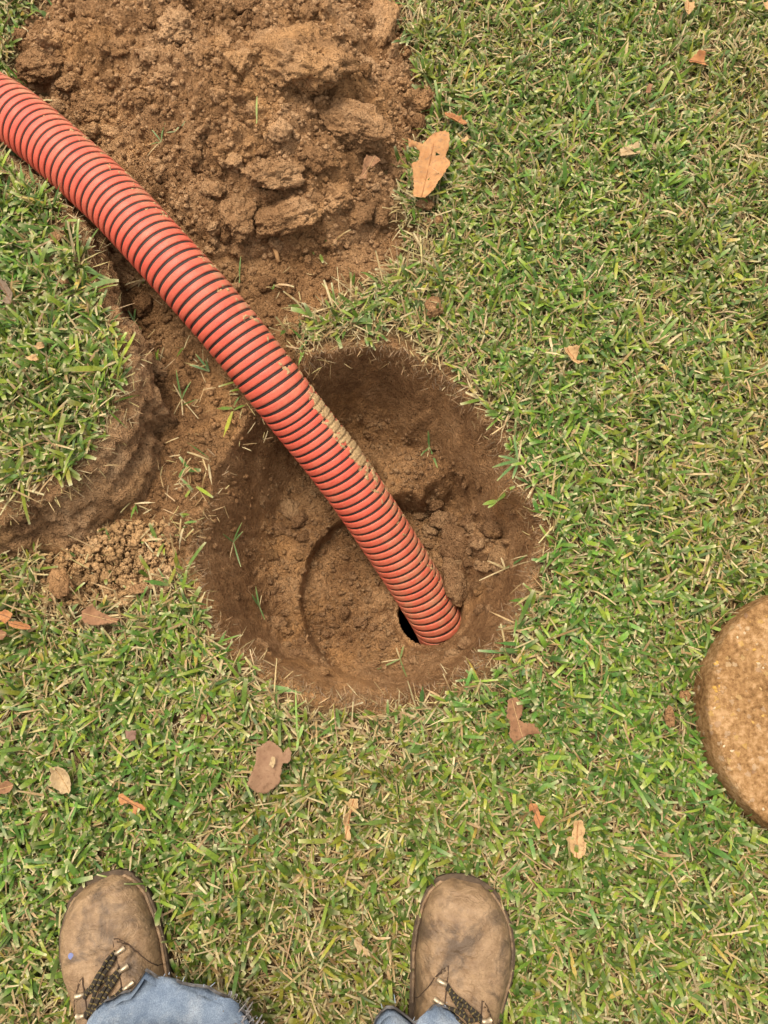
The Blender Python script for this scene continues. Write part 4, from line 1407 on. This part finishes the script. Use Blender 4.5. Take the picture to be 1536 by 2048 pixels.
sprig(858, 895, ground_z, [(100, 26, 5, 0), (285, 62, 5, 0), (235, 34, 4, 0), (260, 30, 3, 1)], 'green sprig hanging on the far wall of the pit')
sprig(468, 1085, ground_z, [(64, 46, 4.2, 0), (46, 30, 3.4, 0), (290, 58, 3.2, 0), (262, 34, 2, 1), (150, 16, 3, 0)], 'thin green sprig lying on the left wall of the pit')
sprig(520, 1215, ground_z, [(100, 46, 4.4, 0), (80, 26, 2.4, 1), (118, 26, 3.6, 0), (295, 28, 3.4, 0)], 'short green sprig at the lower left of the pit floor')
sprig(800, 1318, ground_z, [(75, 30, 5, 0), (110, 26, 4, 1), (205, 54, 4, 0), (285, 42, 4, 0), (190, 40, 3, 1)], 'grass sprig on the pit floor below the tank opening', base=(0.16, 0.20, 0.06))
sprig(1008, 1140, ground_z, [(160, 44, 5, 1), (20, 30, 6, 0), (110, 24, 5, 1), (205, 60, 3, 1), (350, 30, 4, 1)], 'pale straw clump on the right wall of the pit', 0.012)
sprig(990, 1008, ground_z, [(200, 34, 9, 0), (220, 24, 7, 0), (20, 26, 7, 0)], 'bright yellow-green sprig on the right rim of the pit', 0.02, (0.22, 0.30, 0.05))
sprig(1032, 930, ground_z, [(200, 60, 7, 0), (225, 66, 6, 0), (170, 40, 6, 0), (250, 40, 6, 0), (100, 50, 5, 0), (80, 40, 4, 1), (300, 40, 4, 1)],
      'leafy grass tuft drooping over the right rim of the pit', 0.02)
sprig(352, 272, soil_z, [(20, 34, 6, 0), (190, 16, 4, 0)], 'single pale green blade on the soil heap above the hose', 0.010, (0.20, 0.24, 0.11))
sprig(516, 250, soil_z, [(88, 44, 4.5, 0), (270, 10, 3, 0)], 'upright yellow-green blade among the clods of the heap', 0.012, (0.25, 0.30, 0.08))
sprig(325, 290, soil_z, [(75, 40, 4, 0), (130, 30, 3, 0), (240, 46, 2, 1), (200, 24, 3, 0)], 'small torn grass tuft on the heap beside the hose', 0.008)
sprig(598, 1478, lambda a, b: np.full(np.shape(a), 0.02), [(92, 90, 4.0, 0), (70, 26, 7, 0), (265, 16, 5, 0)], 'bright green stem standing out above the mud-caked leaf', 0.012, (0.22, 0.32, 0.07))
sprig(365, 800, soil_z, [(100, 60, 4.5, 0), (60, 40, 4, 0), (280, 40, 3, 1), (310, 60, 2.5, 1), (250, 40, 2.5, 1), (120, 36, 3, 1)], 'grass tuft with dry roots on the bare soil left of the hose')
sprig(420, 745, soil_z, [(130, 44, 5, 0), (165, 40, 5, 0), (110, 26, 4, 0)], 'green blades on the bare soil close under the hose', base=(0.08, 0.14, 0.04))
sprig(270, 645, soil_z, [(80, 30, 5, 0), (120, 26, 4, 0), (310, 24, 4, 0)], 'dull green blades in the shaded gap between turf slab and hose')
sprig(480, 560, soil_z, [(85, 46, 4, 0), (270, 24, 4, 0)], 'green blade on the soil just right of the hose')

# ------------------------------------------------------------------ person: boots and jeans
m, nt, p = new_mat('worn_leather')
tc = N(nt, 'ShaderNodeNewGeometry').outputs['Position']
n1 = noise_n(nt, 19, 5, 0.65, tc, 0.6)
n2 = noise_n(nt, 60, 5, 0.65, tc)
c = ramp(nt, n2, [(0.3, (0.145, 0.082, 0.038)), (0.7, (0.27, 0.168, 0.086))])
c = mixc(nt, ramp(nt, n1, [(0.46, (0, 0, 0)), (0.60, (0.80, 0.80, 0.80))]), c, (0.060, 0.038, 0.022))
c = mixc(nt, ramp(nt, noise_n(nt, 220, 3, 0.6, tc), [(0.62, (0, 0, 0)), (0.74, (0.5, 0.5, 0.5))]), c, (0.12, 0.07, 0.04))
nt.links.new(c, p.inputs['Base Color'])
p.inputs['Roughness'].default_value = 0.55
p.inputs['Specular IOR Level'].default_value = 0.3
mp = N(nt, 'ShaderNodeMapping')
mp.inputs['Scale'].default_value = (1.0, 1.7, 1.0)
nt.links.new(tc, mp.inputs['Vector'])
bump_n(nt, p, [(noise_n(nt, 45, 4, 0.6, mp.outputs[0], 1.8), 0.007, 0.6), (noise_n(nt, 420, 3, 0.6, tc), 0.0012, 0.7)])
M_LEATHER = m
m, nt, p = new_mat('boot_sole')
tc = N(nt, 'ShaderNodeTexCoord').outputs['Object']
nt.links.new(ramp(nt, noise_n(nt, 80, 4, 0.6, tc), [(0.3, (0.030, 0.020, 0.013)), (0.7, (0.10, 0.065, 0.038))]), p.inputs['Base Color'])
M_SOLE = m
m, nt, p = new_mat('seam_thread')
p.inputs['Base Color'].default_value = (0.05, 0.03, 0.018, 1)
M_SEAM = m
m, nt, p = new_mat('brass')
p.inputs['Base Color'].default_value = (0.36, 0.27, 0.17, 1)
p.inputs['Metallic'].default_value = 0.7
p.inputs['Roughness'].default_value = 0.42
M_BRASS = m
m, nt, p = new_mat('lace_cord')
tc = N(nt, 'ShaderNodeUVMap')
at = N(nt, 'ShaderNodeAttribute', attribute_name='along').outputs['Fac']
w = math_n(nt, 'FRACT', math_n(nt, 'MULTIPLY', at, 170.0))
fl = math_n(nt, 'GREATER_THAN', w, 0.80)
nt.links.new(mixc(nt, fl, (0.026, 0.020, 0.014), (0.12, 0.085, 0.03)), p.inputs['Base Color'])
M_LACE = m
m, nt, p = new_mat('denim')
tc = N(nt, 'ShaderNodeTexCoord').outputs['Object']
n1 = noise_n(nt, 26, 5, 0.65, tc)
n2 = noise_n(nt, 130, 3, 0.6, tc)
c = ramp(nt, n1, [(0.32, (0.075, 0.098, 0.135)), (0.52, (0.135, 0.162, 0.198)), (0.72, (0.235, 0.255, 0.275))])
mp = N(nt, 'ShaderNodeMapping')
mp.inputs['Scale'].default_value = (900, 900, 160)
nt.links.new(tc, mp.inputs['Vector'])
tw_ = noise_n(nt, 1.0, 2, 0.5, mp.outputs[0])
c = mixc(nt, 0.55, c, mixc(nt, 1.0, c, ramp(nt, tw_, [(0.35, (0.55, 0.55, 0.6)), (0.65, (1.45, 1.45, 1.4))]), 'MULTIPLY'))
nt.links.new(c, p.inputs['Base Color'])
p.inputs['Roughness'].default_value = 0.95
bump_n(nt, p, [(n2, 0.002, 0.5), (tw_, 0.0006, 0.7)])
M_DENIM = m
m, nt, p = new_mat('frayed_thread')
p.inputs['Base Color'].default_value = (0.22, 0.24, 0.27, 1)
M_THREAD = m
m, nt, p = new_mat('hem_lining')
tc = N(nt, 'ShaderNodeTexCoord').outputs['Object']
nt.links.new(ramp(nt, noise_n(nt, 90, 4, 0.6, tc), [(0.35, (0.06, 0.045, 0.035)), (0.7, (0.26, 0.24, 0.23))]), p.inputs['Base Color'])
M_HEM = m

person = link('person', None, label='standing person seen from above: worn brown boots and faded blue jeans', category='person')


def foot_half_width(t):
    """half width of the boot at length t (m from the toe)"""
    ts = np.array([0, 0.004, 0.012, 0.026, 0.045, 0.075, 0.105, 0.15, 0.20, 0.25, 0.285, 0.300, 0.306])
    ws = np.array([0.0, 0.020, 0.0345, 0.0465, 0.0555, 0.0610, 0.0615, 0.0545, 0.0465, 0.0440, 0.0370, 0.022, 0.0])
    return np.interp(t, ts, ws) * 1.07


def foot_bend(t, side):
    # the ball of the foot swings to the inner side
    return side * (0.008 * np.sin(np.clip(t / 0.30, 0, 1) * math.pi) - 0.006 * np.exp(-((t - 0.0) / 0.05) ** 2))


def make_boot(b, side):
    """side +1 right foot, -1 left foot. Local frame: +Y to the toe, toe tip at the origin"""
    boot = link('boot', None, parent=person)
    boot.location = (b['toe'][0], b['toe'][1], 0.006)
    boot.rotation_euler = (0, 0, b['head'])
    boot['label'] = 'worn tan leather boot on the ' + ('right' if side > 0 else 'left') + ' foot'
    # sole
    ts = np.concatenate([np.linspace(0, 0.03, 14) ** 1.0, np.linspace(0.036, 0.28, 34), np.linspace(0.284, 0.306, 8)])
    hw = foot_half_width(ts)
    rows = [(0.0, -0.002), (0.004, 0.002), (0.016, 0.003), (0.021, 0.0035), (0.0225, 0.0030), (0.0225, -0.008)]
    out = []
    for z, o in rows:
        L_ = np.stack([foot_bend(ts, side) - np.maximum(hw + o, 0.0), -(ts - 0.0) + (o if True else 0) * np.where(ts < 0.02, 1, 0), np.full_like(ts, z)], -1)
        R_ = np.stack([foot_bend(ts, side) + np.maximum(hw + o, 0.0), -(ts - 0.0) + o * np.where(ts < 0.02, 1, 0), np.full_like(ts, z)], -1)
        out.append(np.concatenate([L_, R_[::-1]]))
    n_ = len(out[0])
    V = np.concatenate(out)
    fq = [(k * n_ + j, k * n_ + (j + 1) % n_, (k + 1) * n_ + (j + 1) % n_, (k + 1) * n_ + j) for k in range(len(rows) - 1) for j in range(n_)]
    link('sole', mesh_np('sole', V, np.array(fq), True), M_SOLE, boot)
    # upper: rows along the length, superellipse sections
    tu = np.concatenate([0.0045 + 0.035 * np.linspace(0, 1, 20) ** 1.6, np.linspace(0.042, 0.298, 60)])
    hgt = np.interp(tu, [0.0045, 0.008, 0.015, 0.028, 0.05, 0.08, 0.11, 0.14, 0.17, 0.20, 0.25, 0.298],
                    [0.024, 0.036, 0.047, 0.057, 0.064, 0.068, 0.075, 0.090, 0.112, 0.135, 0.15, 0.15])
    wu = np.maximum(foot_half_width(tu) - 0.0035, 0.003)
    na_ = 41
    th = np.linspace(-math.pi / 2, math.pi / 2, na_)
    V = np.zeros((len(tu), na_, 3))
    for k, t in enumerate(tu):
        ex = np.interp(t, [0, 0.1, 0.2], [0.72, 0.80, 0.95])
        sx = np.sign(np.sin(th)) * np.abs(np.sin(th)) ** ex
        cz = np.abs(np.cos(th)) ** (0.80 if t < 0.1 else 0.95)
        V[k, :, 0] = foot_bend(t, side) + wu[k] * sx
        V[k, :, 1] = -t
        V[k, :, 2] = 0.021 + (hgt[k] - 0.021) * cz
    # creases over the ball of the foot, dents, raised facings beside the laces
    X, T2, Zz = V[..., 0], -V[..., 1], V[..., 2]
    up_ = np.clip((Zz - 0.03) / 0.03, 0, 1)
    cr_ = np.sin((T2 - 0.0) * 420 + 3 * perlin(X * 30, T2 * 12, 3)) * np.exp(-((T2 - 0.098 - 0.25 * np.abs(X)) / 0.018) ** 2)
    dz = up_ * (0.0011 * cr_ + 0.0030 * fbm(X, T2, 26, 3, 210 + side))
    fe = 0.022 + 0.10 * np.clip(0.150 - T2, 0, 1)                       # edge of the facings, measured from the middle
    xm = X - foot_bend(T2, side)
    t_first = 0.090 if side < 0 else 0.114
    back = np.where(xm * side > 0, 0.026, 0.0)                            # the outer panel sits further back
    tq0 = t_first - 0.016 + back + 0.075 * (np.clip(np.abs(xm) - 0.023, 0, 1) / 0.036) ** 1.6
    fac = sstep(-0.001, 0.001, np.abs(xm) - 0.023) * sstep(-0.0010, 0.0010, T2 - tq0)
    dz = dz + 0.0036 * fac * up_
    seam = np.exp(-((T2 - 0.020 - 9.0 * xm * xm) / 0.0016) ** 2)
    dz = dz - 0.0006 * seam
    for c0_, c1_, w_ in ((0.078, 0.9, 0.0022), (0.088, 0.6, 0.0018), (0.101, 0.3, 0.0020), (0.113, 0.1, 0.0018)):
        ln = T2 - c0_ - 0.012 * perlin(X * 22, X * 0 + c0_ * 90, 7) - c1_ * (xm - side * 0.01) ** 2 * 6
        dz = dz - 0.0034 * up_ * np.exp(-(ln / w_) ** 2) * sstep(0.055, 0.02, np.abs(xm + 0.01 * side))
    V[..., 2] += dz
    me = mesh_np('upper', V.reshape(-1, 3), grid_faces(len(tu), na_), True)
    link('upper', me, M_LEATHER, boot)

    def top_z(x, t):
        k = np.argmin(np.abs(tu - t))
        o_ = np.argsort(V[k, :, 0])
        return float(np.interp(x, V[k, o_, 0], V[k, o_, 2]))
    # ankle shaft, hidden under the jeans
    zs_ = np.linspace(0.05, 0.20, 8)
    th = np.linspace(0, 2 * math.pi, 32, endpoint=False)
    vs = np.concatenate([np.stack([foot_bend(0.22, side) + 0.043 * np.cos(th), -0.225 + 0.062 * np.sin(th) * (1 - 0.2 * (z - 0.05) / 0.15), np.full(32, z)], -1) for z in zs_])
    fq = [(k * 32 + j, k * 32 + (j + 1) % 32, k * 32 + 32 + (j + 1) % 32, k * 32 + 32 + j) for k in range(7) for j in range(32)]
    link('shaft', mesh_np('shaft', vs, np.array(fq), True), M_LEATHER, boot)
    # welt stitching: a cord round the toe
    tw = np.concatenate([np.linspace(0.16, 0.012, 40), np.linspace(0.012, 0.16, 40)])
    sg_ = np.concatenate([np.full(40, -1.0), np.full(40, 1.0)])
    hwv = foot_half_width(tw) - 0.0012
    wl = stick('welt', np.stack([foot_bend(tw, side) + sg_ * hwv, -tw - 0.001, np.full(80, 0.0235)], -1), np.full(80, 0.0022), M_LEATHER)
    wl.parent = boot
    # lace hooks and laces
    hooks = []
    t_first = 0.090 if side < 0 else 0.114
    for tb, half in ((t_first, 0.034), (t_first + 0.020, 0.035), (t_first + 0.040, 0.036), (t_first + 0.060, 0.036)):
        pair = []
        for sx in (-1, 1):
            t_ = tb + (0.026 if sx == side else 0.0)      # the outer row sits further back
            x_ = foot_bend(t_, side) + sx * half
            z_ = top_z(x_, t_) + 0.003
            inn_ = np.array((x_ - sx * 0.011, -t_ - 0.0015, top_z(x_ - sx * 0.011, t_) + 0.0045))
            pA = np.array((x_, -t_, z_))
            h_ = stick('lace_hook', [pA, 0.5 * pA + 0.5 * inn_ + (0, 0, 0.0012), inn_], [0.0036, 0.0030, 0.0027], M_BRASS)
            h_.parent = boot
            pair.append((pA, inn_))
        hooks.append(pair)

    def lace(a, b_, sag=0.005, r_=0.0024):
        n__ = 12
        pts_ = []
        for i_ in range(n__ + 1):
            f_ = i_ / n__
            q_ = a * (1 - f_) + b_ * f_
            q_ = q_ + np.array((0, 0.0016 * math.sin(f_ * 9 + a[1] * 300), 0))
            q_[2] = max(top_z(q_[0], -q_[1]) + 0.0032, q_[2] * 0 + top_z(q_[0], -q_[1]) + 0.002 + sag * math.sin(f_ * math.pi))
            pts_.append(q_)
        o_ = stick('lace', pts_, [r_] * (n__ + 1), M_LACE)
        set_attr(o_.data, 'along', np.concatenate([np.repeat(np.linspace(0, np.linalg.norm(b_ - a), n__ + 1), 8), [0, 0]]))
        o_.parent = boot
    for k in range(4):
        lace(hooks[k][0][1], hooks[k][1][1])
        if k < 3:
            lace(hooks[k][0][1], hooks[k + 1][1][1], 0.006)
            lace(hooks[k][1][1], hooks[k + 1][0][1], 0.009)
            lace(hooks[k][0][1] + np.array((0, -0.005, 0)), hooks[k][1][1] + np.array((0, 0.004, 0)), 0.009, 0.0021)
    for sx in (-1, 1):
        bk_ = t_first - 0.016 + (0.026 if sx == side else 0.0)
        f_ = np.linspace(0, 1, 24)
        for off_ in (0.0005, 0.0045):
            xs_ = foot_bend(bk_, side) + sx * (0.0235 + off_ * 0.4 + 0.030 * f_)
            ts_ = bk_ + off_ + 0.075 * (0.030 * f_ / 0.036) ** 1.6
            st_ = stick('seam', [(a_, -b_, top_z(a_, b_) + 0.0004) for a_, b_ in zip(xs_, ts_)], [0.0006] * 24, M_SEAM)
            st_.parent = boot
        ts_ = np.linspace(bk_, 0.19, 16)
        st_ = stick('seam', [(foot_bend(b_, side) + sx * 0.0228, -b_, top_z(foot_bend(b_, side) + sx * 0.0228, b_) + 0.0003) for b_ in ts_], [0.0009] * 16, M_SEAM)
        st_.parent = boot
    # tongue crumpled between the facings
    tl = np.linspace(t_first - 0.004, 0.20, 18)
    xx = np.linspace(-0.017, 0.017, 9)
    tv_ = np.array([[(foot_bend(t_, side) + x_, -t_, top_z(foot_bend(t_, side) + x_, t_) + 0.0012 - 10 * x_ * x_ + 0.0012 * math.sin(t_ * 260 + x_ * 120)) for x_ in xx] for t_ in tl])
    link('tongue', mesh_np('tongue', tv_.reshape(-1, 3), grid_faces(18, 9), True), M_LEATHER, boot)
    if side < 0:
        xk, tk = foot_bend(0.075, side) - 0.034, 0.072
        mm, nt_, p_ = new_mat('blue_paint')
        p_.inputs['Base Color'].default_value = (0.13, 0.14, 0.24, 1)
        D, Fc = ICO[3]
        blob = mesh_np('paint_spot', D * np.array((0.0036, 0.0040, 0.0006)) + np.array((xk, -tk, top_z(xk, tk) + 0.0005)), Fc, True)
        link('paint_spot', blob, mm, boot)
    return boot


make_boot(BOOTS[0], -1)
make_boot(BOOTS[1], 1)


def jean_leg(rings, seed, name='jeans_leg'):
    """rings: (x, y, z, rx, ry)"""
    R_ = np.array(rings, float)
    n_r = 60
    zq = np.linspace(0, 1, len(R_))
    tq = np.concatenate([np.linspace(0, 0.5, 40), np.linspace(0.52, 1, 20)])
    Q = np.stack([np.interp(tq, zq, R_[:, k]) for k in range(5)], -1)
    th = np.linspace(0, 2 * math.pi, 72, endpoint=False)
    V = []
    for k, (x, y, z, rx, ry) in enumerate(Q):
        f_ = 0.016 * np.exp(-z / 0.30) + 0.003
        fold = 0.0
        if z < 0.42:
            ph_ = z * 46 + 1.7 * np.sin(th + seed) + 1.3 * np.cos(2 * th + 0.5 * seed) + 0.8 * np.sin(3 * th)
            fold = 0.0095 * (1 - 2 * np.abs(np.sin(ph_)) ** 0.7) * (0.55 + 0.45 * np.sin(2 * th + z * 20 + seed)) * math.exp(-max(0, z - 0.12) / 0.25)
        w = fold + f_ * fbm(np.cos(th) * 1.4 + z * 3.0, np.sin(th) * 1.4 + z * 9.0, 1.3, 3, seed) + 0.4 * f_ * np.sin(z * 75 + 3 * np.cos(th + seed) + 2 * np.sin(2 * th)) * (z < 0.35)
        V.append(np.stack([x + (rx + w) * np.cos(th), y + (ry + w) * np.sin(th), z + 0.010 * np.cos(th * 2 + seed) * (k == 0) + 0.004 * np.sin(5 * th + seed) * (k < 2) + np.zeros(72)], -1))
    # turned-in hem
    V0 = V[0].copy()
    c0 = np.array([Q[0][0], Q[0][1], 0])
    V0 = V0 + (c0 - V0) * np.array((0.05, 0.05, 0)) + (0, 0, 0.012)
    Vt = V[-1].mean(0)
    allv = np.concatenate([V0[None]] + [v[None] for v in V]).reshape(-1, 3)
    m_ = len(V) + 1
    fq = [(k * 72 + j, k * 72 + (j + 1) % 72, k * 72 + 72 + (j + 1) % 72, k * 72 + 72 + j) for k in range(m_ - 1) for j in range(72)]
    ft = [((m_ - 1) * 72 + j, (m_ - 1) * 72 + (j + 1) % 72, len(allv)) for j in range(72)]
    o = link(name, mesh_np(name, np.concatenate([allv, Vt[None]]), [np.array(fq), np.array(ft)], True), M_DENIM, person)
    # frayed hem: a darker worn band with loose threads
    hem = np.stack([V[0], V[0] + (0, 0, 0.010)], 0)
    cc = np.array([Q[0][0], Q[0][1], 0])
    hem = hem + (hem - cc) * np.array((0.012, 0.012, 0)) + (0, 0, -0.003)
    fq = [(j, (j + 1) % 72, 72 + (j + 1) % 72, 72 + j) for j in range(72)]
    link('hem', mesh_np('hem', hem.reshape(-1, 3), np.array(fq), True), M_HEM, o)
    rr_ = np.random.default_rng(seed)
    tv, tf_ = [], []
    for q in range(60):
        j = rr_.integers(0, 72)
        p0 = V[0][j] + (V[0][j] - cc) * np.array((0.02, 0.02, 0)) + rr_.normal(0, 0.002, 3)
        d_ = np.array((math.cos(th[j]) * 0.5 + rr_.normal(0, 0.5), math.sin(th[j]) * 0.5 + rr_.normal(0, 0.5), -0.4 + rr_.normal(0, 0.3))) * rr_.uniform(0.002, 0.007)
        sd = np.cross(d_, (0.3, 0.2, 0.9))
        sd = sd / (np.linalg.norm(sd) + 1e-9) * 0.0005
        b_ = len(tv)
        tv += [p0 - sd, p0 + sd, p0 + d_ + sd * 0.6, p0 + d_ - sd * 0.6]
        tf_.append((b_, b_ + 1, b_ + 2, b_ + 3))
    link('loose_threads', mesh_np('loose_threads', np.array(tv), np.array(tf_)), M_THREAD, o, kind='stuff')
    return V[0], o


hemL, legL = jean_leg([(-0.252, -0.434, 0.105, 0.116, 0.104), (-0.268, -0.446, 0.16, 0.108, 0.098), (-0.270, -0.445, 0.24, 0.088, 0.086), (-0.25, -0.46, 0.36, 0.088, 0.088),
                       (-0.235, -0.47, 0.50, 0.086, 0.088), (-0.225, -0.52, 0.68, 0.098, 0.10), (-0.215, -0.58, 0.86, 0.108, 0.115)], 3)
hemR, legR = jean_leg([(0.036, -0.450, 0.100, 0.090, 0.096), (0.030, -0.465, 0.16, 0.082, 0.084), (0.025, -0.47, 0.24, 0.080, 0.082), (0.012, -0.48, 0.36, 0.084, 0.086),
                       (0.0, -0.485, 0.50, 0.084, 0.088), (-0.005, -0.53, 0.68, 0.096, 0.10), (-0.005, -0.58, 0.86, 0.106, 0.115)], 8)

# torn, frayed corner of the left cuff
rr_ = np.random.default_rng(9)
tv, tf_ = [], []
for q in range(50):
    a_ = rr_.normal(0.80, 0.17)
    p0 = np.array((-0.252 + 0.114 * math.cos(a_), -0.434 + 0.102 * math.sin(a_), 0.108 + rr_.uniform(-0.006, 0.014))) + rr_.normal(0, 0.004, 3)
    d_ = np.array((math.cos(a_ + rr_.normal(0, 0.8)), math.sin(a_ + rr_.normal(0, 0.8)), rr_.normal(-0.3, 0.4))) * rr_.uniform(0.005, 0.014)
    sd = np.cross(d_, (0.3, 0.2, 0.9))
    sd = sd / (np.linalg.norm(sd) + 1e-9) * rr_.uniform(0.0005, 0.0014)
    b_ = len(tv)
    tv += [p0 - sd, p0 + sd, p0 + d_ + sd * 0.5, p0 + d_ - sd * 0.5]
    tf_.append((b_, b_ + 1, b_ + 2, b_ + 3))
link('frayed_corner', mesh_np('frayed_corner', np.array(tv), np.array(tf_)), M_HEM, legL, kind='stuff')
print('tris', sum(sum(len(p.vertices) - 2 for p in o.data.polygons) for o in S.objects if o.type == 'MESH' and o.data.users == 1))
